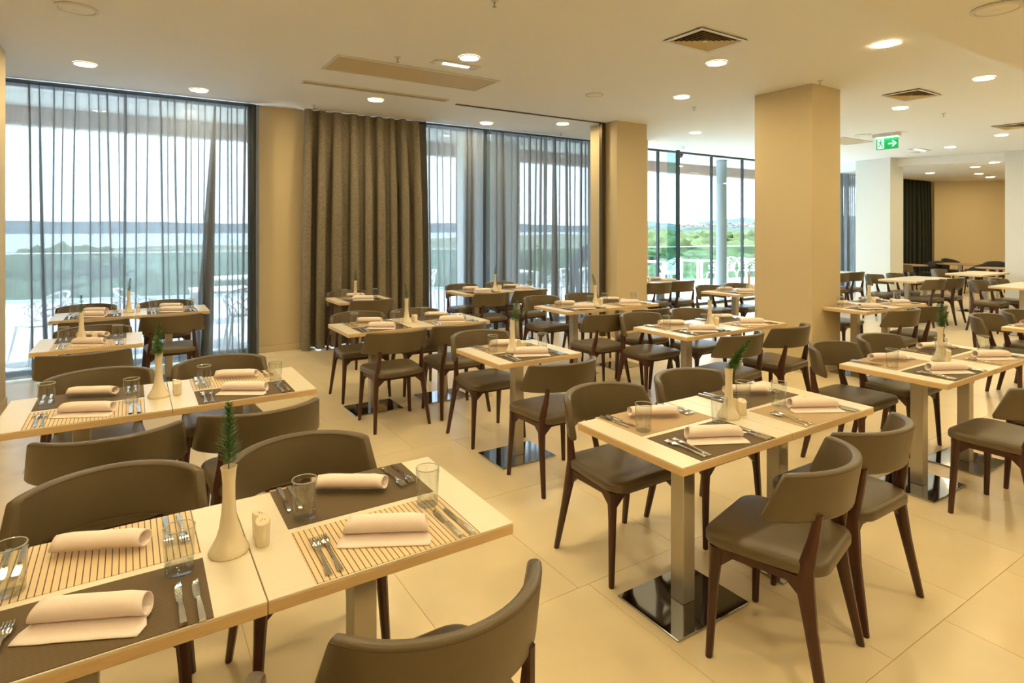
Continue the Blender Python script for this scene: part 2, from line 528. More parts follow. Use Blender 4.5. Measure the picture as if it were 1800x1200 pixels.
# left bay: fold positions taken along the rail (left edge -1.0 .. 1.30)
fl = [(-.98, .02, -.93, .02), (-.88, .012, -.82, .05), (-.76, .016, -.75, .016), (-.66, .012, -.70, .014), (-.55, .014, -.60, .02), (-.44, .01, -.42, .018),
      (-.35, .014, -.33, .015), (-.26, .02, -.22, .018), (-.17, .01, -.12, .01), (-.10, .03, -.09, .025), (0.02, .014, .01, .016),
      (.14, .014, .12, .016), (.27, .022, .30, .022), (.34, .01, .38, .01), (.42, .022, .46, .02), (.53, .02, .52, .018), (.60, .01, .60, .012),
      (.68, .01, .66, .012), (.75, .01, .73, .016), (.87, .012, .72, .21), (.93, .014, .90, .016), (1.0, .012, 1.0, .012), (1.06, .01, 1.05, .016),
      (1.12, .012, 1.13, .014), (1.20, .03, 1.19, .03), (1.245, .03, 1.25, .03), (1.275, .03, 1.28, .03)]
cl = put('sheer_curtain', None)
cl.location = (0, 0, 0)
tag(cl, 'wide sheer grey curtain across the left window', 'curtain', kind=None)
put('voile', sheer(-1.25, 1.32, 8.28, fl, M['sheer'], seed=3), cl)
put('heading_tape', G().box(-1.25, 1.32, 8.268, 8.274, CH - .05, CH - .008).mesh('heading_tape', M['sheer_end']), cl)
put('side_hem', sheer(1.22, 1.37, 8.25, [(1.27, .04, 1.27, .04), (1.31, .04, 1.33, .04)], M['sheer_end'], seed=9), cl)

def autofolds(x0, x1, n, seed, wide=()):
    r = random.Random(seed)
    out = []
    for i in range(n):
        a = x0 + (x1 - x0) * (i + .5 + r.uniform(-.3, .3)) / n
        o = r.choice((.008, .014, .02, .04))
        if i in wide: out.append((a, .05, a - .02, .15))
        else: out.append((a, o, a + r.uniform(-.05, .03), o * r.uniform(1, 1.6)))
    return out
c2 = tag(put('sheer_curtain', None), 'sheer grey curtain just right of the dark drape', 'curtain')
put('voile', sheer(3.6, 4.83, 8.28, autofolds(3.75, 4.75, 8, 5, (6,)), M['sheer'], seed=5), c2)
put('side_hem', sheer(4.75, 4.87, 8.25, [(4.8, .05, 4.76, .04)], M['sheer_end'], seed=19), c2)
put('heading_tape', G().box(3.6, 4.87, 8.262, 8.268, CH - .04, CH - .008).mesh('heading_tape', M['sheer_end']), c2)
c3 = tag(put('sheer_curtain', None), 'sheer grey curtain left of the slim pillar', 'curtain')
put('voile', sheer(4.87, 7.24, 8.28, autofolds(4.98, 7.15, 17, 8, (1, 9)), M['sheer'], seed=6), c3)
put('heading_tape', G().box(4.88, 7.24, 8.262, 8.268, CH - .04, CH - .008).mesh('heading_tape', M['sheer_end']), c3)
c4 = tag(put('sheer_curtain', None), 'gathered sheer curtain left of the far white pillar', 'curtain')
put('voile', sheer(15.3, 17.6, 8.28, autofolds(15.4, 17.5, 22, 11, (2, 5, 9, 12, 15)), M['sheer'], seed=7, zt=3.1), c4)

def drape(x0, x1, y, n, amp, zt, m, seed, flare=0.05, yb=0.0):
    r = random.Random(seed)
    rows = 24
    seg = n * 14
    rings = []
    ph = [r.uniform(-1.3, 1.3) for _ in range(n + 1)]
    am = [r.uniform(.45, 1.3) for _ in range(n + 1)]
    for j in range(rows + 1):
        t = j / rows
        z = zt - (zt - .012) * t
        pts = []
        for i in range(seg + 1):
            u = i / seg
            q = u * n
            k = int(min(q, n - 1e-6)); fq = q - k
            p = ph[k] * (1 - fq) + ph[k + 1] * fq
            a = (am[k] * (1 - fq) + am[k + 1] * fq) * amp * (0.45 + 0.55 * min(1, t * 3))
            x = x0 + (x1 - x0) * u + (u - .5) * 2 * flare * math.sin(PI * min(1, t * 1.05) * .5) * (.3 if t < .1 else 1)
            s = math.sin(2 * PI * q + p * (1 + .4 * t))
            yy = y - a * (abs(s) ** .7) * (1 if s > 0 else -1) + yb * t
            x -= .030 * min(1, .25 + t * 2) * math.sin(4 * PI * q + 2 * p * (1 + .4 * t))
            pts.append((x, yy, z))
        rings.append(pts)
    g = G().loops(rings, False, False, closed=False)
    return mesh('drape', g.v, g.f, m, smooth=True)
d1 = tag(put('dark_curtain', None), 'heavy dark brown curtain from ceiling to floor', 'curtain')
put('drape', drape(1.95, 3.74, 8.26, 9, .12, CH - .002, M['drape'], 12), d1)
d2 = tag(put('dark_curtain', None), 'blackish curtain beside the lounge end wall', 'curtain')
put('drape', drape(18.5, 20.3, 8.15, 8, .07, 3.09, M['drape_dark'], 13), d2)

# ------------------------------------------------------------------ ceiling fittings
lamp_ring = G().lathe([(.100, CH - .001), (.104, CH - .008), (.090, CH - .012), (.086, CH - .004)], 28, cap0=False, cap1=False).mesh('ring', M['white'], True)
lamp_disc = G().lathe([(.088, -.006), (.088, -.005)], 28).mesh('lens', M['lamp'])
def downlight(x, y, label, z=CH):
    e = empty('downlight', label, 'ceiling light', (x, y, z), group='round recessed downlights')
    o = put('trim_ring', lamp_ring, e, (0, 0, -CH))
    put('lens', lamp_disc, e)
LT = [(-.41, 7.19, 'downlight above the left sheer curtain, leftmost one'),
      (.64, 7.81, 'downlight near the middle of the left curtain rail'),
      (2.57, 7.19, 'downlight in front of the dark curtain'),
      (2.69, 4.94, 'downlight right beside the lit emergency fitting'),
      (4.57, 7.84, 'left one of two downlights before the sheers'),
      (5.59, 7.25, 'right one of two downlights before the sheers'),
      (4.82, 3.78, 'downlight just below the large square vent'),
      (5.70, 4.99, 'downlight between the slim and broad pillars'),
      (8.69, 3.84, 'downlight just below the second square vent'),
      (7.75, 2.60, 'downlight beside the tan soffit at upper right'),
      (8.38, 7.96, 'downlight by the top of the bare windows'),
      (8.0, 6.7, 'downlight peeping beside the slim pillar'),
      (12.67, 4.0, 'downlight near the third vent at right edge'),
      (13.66, 5.13, 'downlight beyond the exit sign')]
for x, y, l in LT: downlight(x, y, l)
# those out of sight behind and above the camera that light the room
HID = [(1.6, 2.6), (-1.3, 4.6), (-1.4, 2.2), (0.4, 2.6), (3.4, 2.6), (5.6, 2.6), (9.6, 2.3), (11.7, 2.5), (9.9, 6.6), (11.9, 6.6), (.3, 4.2)]
HIDS = [(-1.2, .2), (1.4, .3), (3.6, .3), (5.9, .3), (8.3, .3), (10.8, .3), (0, -1.8), (3, -1.8), (6.5, -1.8), (13.4, .8), (15.8, .8)]
for i, (x, y) in enumerate(HID + HIDS):
    e = empty('downlight', 'extra downlight added to brighten the lounge', 'ceiling light', (x, y, CH if i < len(HID) else 2.95), group='downlights out of the picture')
    put('lens', lamp_disc, e)
for x, y in ((20.1, 6.6), (19.3, 5.2), (17.4, 4.2), (19.6, 3.4)):  # extra lamps added to brighten the lounge and its end wall
    e = empty('downlight', 'extra downlight added to brighten the lounge', 'ceiling light', (x, y, 3.1), group='downlights out of the picture')
    put('lens', lamp_disc, e)
for (x, y), l in zip([(13.9 + .6, 4.5), (16.5, 5.7), (18.6, 6.35), (17.3, 6.95)], ['downlight at the lounge opening, by the right pillar', 'middle downlight in the lounge ceiling', 'farthest downlight in the lounge', 'leftmost downlight in the lounge ceiling']):
    if x < 15.4: x, y = 15.75, 5.1
    downlight(x, y, l, 3.1)
# speakers
def disc(name, x, y, r, label, cat, z=CH):
    e = empty(name, label, cat, (x, y, z))
    put('rim', G().lathe([(r, -.001), (r + .004, -.008), (r * .86, -.014), (r * .82, -.008)], 32, cap0=False, cap1=False).mesh('rim', M['white'], True), e)
    put('grille', G().lathe([(r * .84, -.006), (r * .8, -.009), (.02, -.016), (.018, -.02)], 32, cap0=False).mesh('grille', M['ceil'], True), e)
disc('ceiling_speaker', -.36, 5.42, .135, 'round white ceiling speaker at top left', 'speaker')
disc('ceiling_speaker', 4.71, 5.48, .11, 'small round ceiling speaker near the slim pillar', 'speaker')
disc('ceiling_speaker', 10.65, 5.30, .13, 'round ceiling speaker left of the exit sign', 'speaker')
disc('ceiling_speaker', 4.30, 1.38, .125, 'round speaker in the tan soffit at top right', 'speaker', 2.95)
disc('ceiling_speaker', 14.1, 6.0, .13, 'round ceiling speaker far beyond the exit sign', 'speaker')
# grilles
def panel(name, x0, x1, y0, y1, label, cat, inner='grille', fr=.03):
    e = empty(name, label, cat, ((x0 + x1) / 2, (y0 + y1) / 2, CH))
    a, b = (x1 - x0) / 2, (y1 - y0) / 2
    g = G().box(-a, a, -b, -b + fr, -.012, -.001).box(-a, a, b - fr, b, -.012, -.001).box(-a, -a + fr, -b + fr, b - fr, -.012, -.001).box(a - fr, a, -b + fr, b - fr, -.012, -.001)
    put('frame', g.mesh('frame', M['white'], bevel=.001), e)
    put('grille_plate', G().box(-a + fr, a - fr, -b + fr, b - fr, -.006, -.001).mesh('plate', M[inner]), e)
    return e, a, b
panel('ceiling_grille', 1.60, 3.39, 5.52, 6.08, 'long beige perforated ceiling grille left of centre', 'grille', fr=.025)
e, a, b = panel('slot_diffuser', 1.56, 3.35, 6.67, 6.80, 'narrow slot diffuser behind the long beige grille', 'grille', 'slot', .018)
for q in (-.022, .022): put('slat', G().box(-a + .02, a - .02, q - .01, q + .01, -.01, -.004).mesh('slat', M['grille']), e)
panel('ceiling_grille', 10.6, 11.6, 5.6, 6.1, 'pale ceiling grille just right of the broad pillar', 'grille')
e, a, b = panel('emergency_light', 2.45, 2.94, 5.15, 5.30, 'small lit rectangular emergency light above the centre', 'ceiling light', 'white', .02)
put('tube', G().box(-.14, .14, -.02, .02, -.014, -.007).mesh('tube', M['tube'], bevel=.002), e)
e, a, b = panel('emergency_light', 13.3, 13.9, 5.55, 5.75, 'small lit rectangular emergency light beyond the exit sign', 'ceiling light', 'white', .02)
put('tube', G().box(-.2, .2, -.03, .03, -.014, -.007).mesh('tube', M['tube'], bevel=.002), e)
def square_vent(cx, cy, label):
    a, b = .30, .21
    e = empty('square_vent', label, 'air vent', (cx, cy, CH))
    put('recess', G().box(-a + .01, a - .01, -b + .01, b - .01, -.003, -.001).mesh('recess', M['slot']), e)
    def ring(s0, s1, z0, z1, m, nm):
        g = G()
        r0 = [(-a * s0, -b * s0, z0), (a * s0, -b * s0, z0), (a * s0, b * s0, z0), (-a * s0, b * s0, z0)]
        r1 = [(-a * s1, -b * s1, z1), (a * s1, -b * s1, z1), (a * s1, b * s1, z1), (-a * s1, b * s1, z1)]
        r2 = [(x, y, z + .003) for x, y, z in r1]; r3 = [(x, y, z + .003) for x, y, z in r0]
        g.loops([r0, r1, r2, r3, r0], False, False)
        put(nm, g.mesh(nm, M[m]), e)
    ring(1.0, .86, -.014, -.014, 'white', 'frame')
    for k in range(6):
        s = .84 - k * .125
        ring(s, s - .075, -.016, -.006, 'grille', 'louvre')
    put('centre_plate', G().box(-a * .08, a * .08, -b * .08, b * .08, -.016, -.008).mesh('centre_plate', M['grille']), e)
square_vent(4.16, 3.38, 'large square louvred air vent above centre right')
square_vent(7.97, 3.40, 'second square louvred air vent right of the broad pillar')
square_vent(11.75, 3.55, 'third square louvred air vent at the right edge')
for x, y, l in [(2.11, 5.30, 'sprinkler head beside the long beige grille'), (1.99, 7.93, 'sprinkler head above the plain wall piece'),
                (6.32, 5.32, 'sprinkler head right of the slim pillar top'), (6.36, 3.62, 'sprinkler head at the broad pillar top'),
                (6.12, 7.99, 'sprinkler head before the sheers by the slim pillar'), (9.18, 8.0, 'sprinkler head near the bare windows'),
                (2.17, 3.61, 'sprinkler head at the top edge of the picture'), (9.63, 3.70, 'sprinkler head near the second square vent')]:
    e = empty('sprinkler', l, 'sprinkler', (x, y, CH), group='ceiling sprinklers')
    put('plate', G().lathe([(.03, -.001), (.028, -.008), (.008, -.01)], 12).mesh('plate', M['white'], True), e)
    put('head', G().lathe([(.007, -.008), (.007, -.03), (.004, -.032), (.004, -.045), (.015, -.047), (.015, -.05)], 10).mesh('head', M['steel'], True), e)
# exit sign
ex = empty('exit_sign', 'green emergency exit sign with running man and arrow', 'sign', (10.84, 5.0, CH))
put('housing', G().box(-.06, .06, -.2, .22, -.06, -.001).mesh('housing', M['white'], bevel=.01), ex)
put('light_bar', G().box(-.04, .04, -.17, .17, -.072, -.06).mesh('light_bar', M['tube']), ex)
put('green_plate', G().box(-.008, .008, -.175, .175, -.27, -.075).mesh('green_plate', M['sign_green'], bevel=.002), ex)
sg = G()
sx0, sx1 = -.0125, -.0085
def sflat(pts): # pts in (along, z); along grows to the viewer's right
    n = len(sg.v); k = len(pts)
    sg.v += [(sx0, -p, z) for p, z in pts] + [(sx1, -p, z) for p, z in pts]
    sg.f.append(tuple(n + i for i in range(k))); sg.f.append(tuple(n + k + i for i in reversed(range(k))))
    sg.f += [(n + i, n + (i + 1) % k, n + k + (i + 1) % k, n + k + i) for i in range(k)]
sflat([(.02, -.19), (.02, -.165), (.105, -.165), (.105, -.19)])
sflat([(.085, -.115), (.16, -.1775), (.085, -.24), (.085, -.213), (.125, -.1775), (.085, -.142)])
put('arrow', sg.mesh('arrow', M['sign_white']), ex)
sg = G(); sflat([(-.15, -.255), (-.15, -.09), (-.045, -.09), (-.045, -.255)])
pd = put('pictogram_panel', sg.mesh('pictogram_panel', M['sign_white']), ex)
sg = G(); sx0, sx1 = -.0155, -.0127
cxm, czm = -.092, -.112
sflat([(cxm + .011 * math.cos(i * PI / 5), czm + .011 * math.sin(i * PI / 5)) for i in range(10)])
sflat([(-.112, -.13), (-.085, -.126), (-.09, -.175), (-.112, -.175)])
sflat([(-.112, -.13), (-.132, -.15), (-.126, -.156), (-.104, -.14)])
sflat([(-.09, -.128), (-.066, -.15), (-.073, -.157), (-.094, -.14)])
sflat([(-.10, -.172), (-.09, -.168), (-.066, -.198), (-.07, -.24), (-.08, -.24), (-.082, -.202)])
sflat([(-.112, -.172), (-.10, -.175), (-.108, -.21), (-.138, -.225), (-.142, -.215), (-.118, -.20)])
put('running_man', sg.mesh('running_man', M['sign_green']), pd)
sc = empty('dome_camera', 'small black dome camera under the terrace soffit', 'camera', (9.95, 8.75, CH))
put('dome', G().lathe([(.06, -.0), (.062, -.03), (.055, -.06), (.035, -.085), (.01, -.095)], 16).mesh('dome', M['black'], True), sc)

# ------------------------------------------------------------------ chair template
def rr(w, d, r, n=5, cx=0, cy=0, taper=0.0):
    """rounded rectangle outline, taper widens the -y side"""
    pts = []
    for (sx_, sy_, a0) in ((1, 1, 0), (-1, 1, 90), (-1, -1, 180), (1, -1, 270)):
        for i in range(n + 1):
            a = math.radians(a0 + 90 * i / n)
            x = sx_ * (w / 2 - r) + r * math.cos(a); y = sy_ * (d / 2 - r) + r * math.sin(a)
            x *= 1 - taper * (y / d)
            pts.append((cx + x, cy + y))
    return pts
def seat_mesh():
    g = G(); rings = []
    for ins, z in ((.035, .425), (.010, .427), (.0, .436), (.0, .462), (.006, .473), (.022, .480), (.07, .484), (.14, .486)):
        rings.append([(x, y, z) for x, y in rr(.45 - 2 * ins, .44 - 2 * ins, max(.012, .085 - ins * .5), 6, 0, -.015, taper=.16)])
    g.loops(rings)
    return g.mesh('seat', M['leather'], True, angle=50)
RB, HALF = .299, math.radians(66)
def back_pt(a, z, off):
    """point of the curved backrest: a angle from centre, z height, off outward offset"""
    lean = (z - .70) * .16
    r = RB + off
    return (r * math.sin(a) * .98, .235 - RB + r * math.cos(a) + lean, z)
def back_mesh():
    ns = 22; rings = []
    z0, z1 = .625, .805
    sec = []
    hh, tt = (z1 - z0) / 2, .0175
    n = 4; r = .014
    for (sx_, sz_, a0) in ((1, 1, 0), (-1, 1, 90), (-1, -1, 180), (1, -1, 270)):
        for i in range(n + 1):
            a = math.radians(a0 + 90 * i / n)
            sec.append((sx_ * (tt - r) + r * math.cos(a), sz_ * (hh - r) + r * math.sin(a)))
    for j in range(ns + 3):
        jj = min(max(j - 1, 0), ns)
        u = -1 + 2 * jj / ns
        a0 = HALF * u
        shr = .80 if j in (0, ns + 2) else (.97 if j in (1, ns + 1) else 1.0)
        ring = []
        for so, sz in sec:
            zz = (z0 + z1) / 2 + sz * shr
            # the ends are cut on a slant: low corner reaches further forward
            k = (sz / hh)
            ext = 0.0
            if abs(u) > .55: ext = -k * .075 * ((abs(u) - .55) / .45) * (1 if u > 0 else -1)
            ad = (.006 if j in (0, ns + 2) else 0) * (1 if u > 0 else -1)
            zz += -.012 * u * u
            ring.append(back_pt(a0 + ext + ad / RB, zz, so * shr))
        rings.append(ring)
    return G().loops(rings).mesh('backrest', M['leather'], True, angle=60)
def seam_mesh():
    g = G()
    for off in (.0155,):
        pts = []
        for j in range(25):
            u = -1 + 2 * j / 24
            a = HALF * u * .985
            ext = -.07 * ((abs(u) - .55) / .45) * (1 if u > 0 else -1) if abs(u) > .55 else 0
            pts.append(back_pt(a + ext, .795 - .012 * u * u, off))
        g.tube(pts, .0022, 5)
        pts = [(p[0] * .89, .235 - RB + (p[1] - .235 + RB) * .89 + .004, p[2]) for p in pts]
        g.tube(pts[1:-1], .0022, 5)
    return g.mesh('piping', M['seam'], True)
def leg_mesh(path, name='leg'):
    """path: (x,y,z,wx,wy)"""
    rings = []
    for x, y, z, wx, wy in path:
        c = .28
        rings.append([(x + wx * sx_, y + wy * sy_, z) for sx_, sy_ in ((.5, .5 - c), (.5 - c, .5), (-.5 + c, .5), (-.5, .5 - c), (-.5, -.5 + c), (-.5 + c, -.5), (.5 - c, -.5), (.5, -.5 + c))])
    return G().loops(rings).mesh(name, M['wood'], True, angle=40)
def front_leg(s):
    return leg_mesh([(s * .232, -.195, 0.0, .022, .022), (s * .231, -.1945, .004, .025, .025), (s * .214, -.182, .30, .036, .036), (s * .208, -.176, .40, .044, .046), (s * .207, -.175, .427, .046, .05)])
def rear_leg(s):
    return leg_mesh([(s * .238, .215, 0.0, .022, .026), (s * .237, .214, .004, .025, .029), (s * .215, .165, .26, .034, .042), (s * .202, .142, .40, .040, .060), (s * .196, .142, .46, .036, .052),
                     (s * .186, .165, .56, .030, .038), (s * .180, .180, .65, .026, .026)])
def apron_mesh():
    g = G()
    # rails between the legs with deepened ends (gussets)
    def rail(p, q, t, dz):
        p = Vector(p); q = Vector(q); d = (q - p); L = d.length; d.normalize(); n = Vector((-d.y, d.x, 0)) * t / 2
        prof = [(0, .427), (L, .427), (L, .427 - dz - .05), (L - .055, .427 - dz), (.055, .427 - dz), (0, .427 - dz - .05)]
        a = [p + d * s + n + Vector((0, 0, z)) for s, z in prof]; b = [p + d * s - n + Vector((0, 0, z)) for s, z in prof]
        k = len(g.v); g.v += [tuple(v) for v in a + b]
        m_ = len(prof)
        # split faces so they stay planar and convex
        for o_ in (0, m_):
            g.f += [(k + o_ + 0, k + o_ + 1, k + o_ + 3, k + o_ + 4), (k + o_ + 1, k + o_ + 2, k + o_ + 3), (k + o_ + 0, k + o_ + 4, k + o_ + 5)]
        g.f += [(k + i, k + (i + 1) % m_, k + m_ + (i + 1) % m_, k + m_ + i) for i in range(m_)]
    rail((-.195, -.178, 0), (.195, -.178, 0), .018, .028)
    rail((-.190, .145, 0), (.190, .145, 0), .018, .028)
    for s in (-1, 1): rail((s * .207, -.165, 0), (s * .203, .135, 0), .018, .028)
    return g.mesh('apron', M['wood'])
CHP = [('seat', seat_mesh()), ('backrest', back_mesh()), ('apron', apron_mesh()), ('leg', front_leg(-1)), ('leg', front_leg(1)), ('leg', rear_leg(-1)), ('leg', rear_leg(1))]
PIPE = seam_mesh()
def chair(x, y, deg, label, group='taupe dining chairs'):
    e = empty('dining_chair', label, 'chair', (x, y, 0), math.radians(deg), group)
    for n, me in CHP:
        o = put(n, me, e)
        if n == 'backrest': put('piping', PIPE, o)
    return e

# ------------------------------------------------------------------ table template (one half = 0.70 x 0.62)
TW, TD, TH, TT = .70, .62, .75, .034
top_me = G().box(-TW / 2 + .0015, TW / 2 - .0015, -TD / 2 + .0015, TD / 2 - .0015, TH - .006, TH).mesh('table_top', M['top'], bevel=.001)
edge_me = G().box(-TW / 2 + .001, TW / 2 - .001, -TD / 2 + .001, TD / 2 - .001, TH - TT, TH - .006).mesh('edge_band', M['edge'], bevel=.0012)
col_me = G().box(-.037, .037, -.037, .037, .01, TH - TT - .006).mesh('column', M['steel'], bevel=.003)
plate_me = G().box(-.225, .225, -.175, .175, 0.0, .010).mesh('base_plate', M['mirror'], bevel=.002)
mount_me = G().box(-.16, .16, -.16, .16, TH - TT - .008, TH - TT).mesh('mount_plate', M['black'], bevel=.002)
def table(cx, cy, label, group):
    e = empty('dining_table', label, 'table', (cx, cy, 0), 0, group)
    for n, me in (('table_top', top_me), ('edge_band', edge_me), ('column', col_me), ('base_plate', plate_me), ('mount_plate', mount_me)):
        put(n, me, e, (-.03, -.03, 0) if n in ('column', 'base_plate', 'mount_plate') else (0, 0, 0))
    return e

# ------------------------------------------------------------------ tableware templates
def glass_mesh():
    o = [(.0, 0.0), (.030, 0.0), (.0335, .003), (.034, .012), (.0355, .06), (.0375, .118), (.0370, .1195), (.0358, .119)]
    i = [(.0340, .10), (.0325, .06), (.0310, .028), (.026, .019), (.012, .0165), (.0, .016)]
    wall = [(.0338, .0095)] + o[4:] + i[:3] + [(.0312, .0215)]
    base = [(.030, 0.0), (.0335, .003), (.0340, .010), (.0338, .022), (.030, .0225), (.024, .0185), (.010, .0165)]
    rim = G().lathe([(.0371, .1174), (.0381, .1192), (.0370, .1209), (.0358, .1192), (.0371, .1174)], 28, cap0=False, cap1=False).mesh('rim', M['glass_rim'], True)
    return rim, G().lathe(base, 28).mesh('base', M['glass_base'], True, angle=60), G().lathe([(.0340, .022)] + [q for q in o if q[1] > .03] + [q for q in i if q[1] > .027] + [(.0312, .0226)], 28, cap0=False, cap1=False).mesh('wall', M['glass_wall'], True, angle=60)
GLR, GLB, GLW = glass_mesh()
def strip(secs, th, seg_name, m, extra=None):
    """secs: (y, half width, z mid)"""
    rings = [[(-w, y, z - th / 2), (w, y, z - th / 2), (w * .8, y, z + th / 2), (-w * .8, y, z + th / 2)] for y, w, z in secs]
    g = G().loops(rings)
    if extra: extra(g)
    return g.mesh(seg_name, m, True, angle=50)
def tines(g):
    for k in range(4):
        x = -.0096 + k * .0064
        pts = [(.068, .012), (.080, .0085), (.094, .0065), (.104, .0085)]
        rings = [[(x - .0019, y, z - .001), (x + .0019, y, z - .001), (x + .0016, y, z + .001), (x - .0016, y, z + .001)] for y, z in pts]
        g.loops(rings)
FORK = strip([(-.095, .0075, .003), (-.092, .0092, .003), (-.05, .0068, .0045), (-.01, .0038, .0075), (.025, .0030, .0095), (.045, .0065, .0095), (.055, .0115, .009), (.069, .0125, .0105)], .0024, 'fork', M['cutlery'], tines)
KNIFE_H = strip([(-.105, .0085, .005), (-.100, .0100, .005), (-.05, .0085, .0055), (-.01, .0062, .0055), (.004, .005, .005)], .0075, 'handle', M['cutlery'])
def kb():
    rings = []
    for y, a, b in ((0, -.005, .005), (.012, -.009, .006), (.04, -.0105, .0075), (.075, -.0095, .008), (.095, -.004, .008), (.104, .004, .0075)):
        rings.append([(a, y, .003), (b, y, .003), (b, y, .0055), (a, y, .0035)])
    return G().loops(rings).mesh('blade', M['cutlery'], True, angle=40)
KNIFE_B = kb()
def napkin_mesh(seed, flap):
    r = random.Random(seed)
    prof = []
    if flap: prof += [(-.072, .0035), (-.060, .004), (-.035, .0045)]
    R = .0285
    cyn, czn = .0, R + .004
    for i in range(25):
        a = math.radians(-115 + i * 17.5)
        q = 1 - .0085 * i
        prof.append((cyn + R * 1.12 * q * math.sin(-a + 0.0) * -1 if False else cyn + R * 1.12 * q * math.cos(a), czn + R * .88 * q * math.sin(a)))
    if not flap: prof = prof[1:]
    th = .0022
    L = .116
    rings = []
    ns = 12
    for j in range(ns + 1):
        u = -1 + 2 * j / ns
        ring = []
        shear = r.uniform(-.001, .001)
        for k, (y, z) in enumerate(prof):
            yy, zz = y + shear, z
            xx = u * L + (.012 * u if (flap and k < 3) else 0) + .006 * math.sin(k * .35) * u
            sag = 1 - .10 * max(0, abs(u) - .7) / .3
            ring.append((xx, yy, zz * sag))
        rings.append(ring)
    g = G().loops(rings, False, False, closed=False)
    bm = bmesh.new()
    vs = [bm.verts.new(v) for v in g.v]
    for f in g.f: bm.faces.new([vs[i] for i in f])
    bmesh.ops.recalc_face_normals(bm, faces=bm.faces)
    bmesh.ops.solidify(bm, geom=bm.faces[:], thickness=th)
    return bm_mesh('napkin', bm, M['linen'], True)
NAPS = [napkin_mesh(1, True), napkin_mesh(2, True), napkin_mesh(3, False)]
matg = G().box(-.235, .235, -.145, .145, 0, .0015)
MATS = {k: matg.mesh('placemat', M['mat_' + k]) for k in ('dark', 'tan', 'stripe')}
vase_me = G().lathe([(.050, 0), (.0525, .004), (.050, .012), (.042, .026), (.032, .045), (.0245, .07), (.019, .11), (.0165, .15), (.0165, .19), (.019, .22), (.0215, .235), (.0200, .235), (.0165, .215), (.0145, .19), (.0145, .10)], 32).mesh('vase', M['china'], True, angle=70)
def shaker_mesh():
    seg = 20; rings = []
    for r, z in ((.017, 0), (.0185, .002), (.0195, .03), (.0205, .060)):
        rings.append([(r * math.cos(2 * PI * i / seg), r * math.sin(2 * PI * i / seg), z) for i in range(seg)])
    for r, z, k in ((.0205, .066, .25), (.019, .070, .35), (.008, .070, .35)):
        rings.append([(r * math.cos(2 * PI * i / seg), r * math.sin(2 * PI * i / seg), z + k * r * math.cos(2 * PI * i / seg)) for i in range(seg)])
    return G().loops(rings).mesh('shaker', M['china'], True, angle=40)
SHK = shaker_mesh()
holes_me = G()
for dx, dy in ((0, 0), (.005, .004), (-.005, .004), (0, -.006)): holes_me.lathe([(.0009, .0705), (.0009, .0722)], 6, dx, dy)
HOLES = holes_me.mesh('holes', M['slot'])
def sprig_mesh(seed, h, lean, branches=1, dens=1.0):
    r = random.Random(seed)
    gn = G(); gs = G()
    for b in range(branches):
        dirx = lean[0] + (0 if b == 0 else r.uniform(-.8, .8)); diry = lean[1] + (0 if b == 0 else r.uniform(-.8, .8))
        hh = h * (1 if b == 0 else r.uniform(.6, .85))
        pts = []
        for i in range(12):
            t = i / 11
            pts.append(Vector((dirx * hh * t * t, diry * hh * t * t, -.09 + (hh + .09) * t)))
        gs.tube(pts, .0022, 5, .0008)
        n = int(300 * dens * hh / .16)
        for i in range(n):
            t = .36 + .64 * i / n if h > .1 else .45 + .55 * i / n
            k = t * 11; a = int(min(k, 10.999)); f = k - a
            p = pts[a].lerp(pts[min(a + 1, 11)], f)
            d = (pts[min(a + 1, 11)] - pts[a]).normalized()
            th = i * 2.399
            side = d.orthogonal().normalized(); side.rotate(Matrix.Rotation(th, 3, d))
            L = r.uniform(.030, .044) * (1.1 - .75 * ((t - .36) / .64) ** 1.5)
            nd = (side + d * r.uniform(.25, .9)).normalized()
            up = nd.cross(d).normalized() * .0022
            q = nd.cross(up).normalized() * .0009
            m_ = p + nd * L * .5 + d * .002
            e_ = p + nd * L + d * .004
            kx = len(gn.v)
            gn.v += [tuple(p), tuple(m_ + up), tuple(m_ - up), tuple(m_ + q), tuple(e_)]
            gn.f += [(kx, kx + 1, kx + 3), (kx, kx + 3, kx + 2), (kx + 1, kx + 4, kx + 3), (kx + 3, kx + 4, kx + 2), (kx, kx + 2, kx + 4, kx + 1)]
    a = mesh('needles', gn.v, gn.f, M['rosemary']); c = gs.mesh('stem', M['stem'], True)
    return c, a

def vase_set(x, y, tname, seed, h=.16, lean=(0.05, 0), branches=1, side=1, simple=False):
    z = TH
    v = empty('bud_vase', 'tall cream bud vase on ' + tname, 'vase', (x, y, z), 0, 'cream bud vases')
    put('body', vase_me, v)
    c, a = sprig_mesh(seed, h, lean, branches, .5 if simple else 1.0)
    sp = empty('rosemary_sprig', 'green rosemary sprig in vase on ' + tname, 'plant', (x, y, z + .235), seed, 'rosemary sprigs')
    put('stem', c, sp)
    tag(put('needles', a, sp), kind='stuff')
    for i, (nm, wd) in enumerate((('salt_shaker', 'nearer'), ('pepper_shaker', 'farther'))):
        dx, dy = ((.085, -.012), (.085, .034))[i]
        s = empty(nm, 'cream %s, %s of the pair on %s' % (nm.replace('_', ' '), wd, tname), 'shaker', (x + dx * side, y + dy, z), 1.2 + i * 2, 'cream table shakers')
        b = put('body', SHK, s); put('holes', HOLES, b)

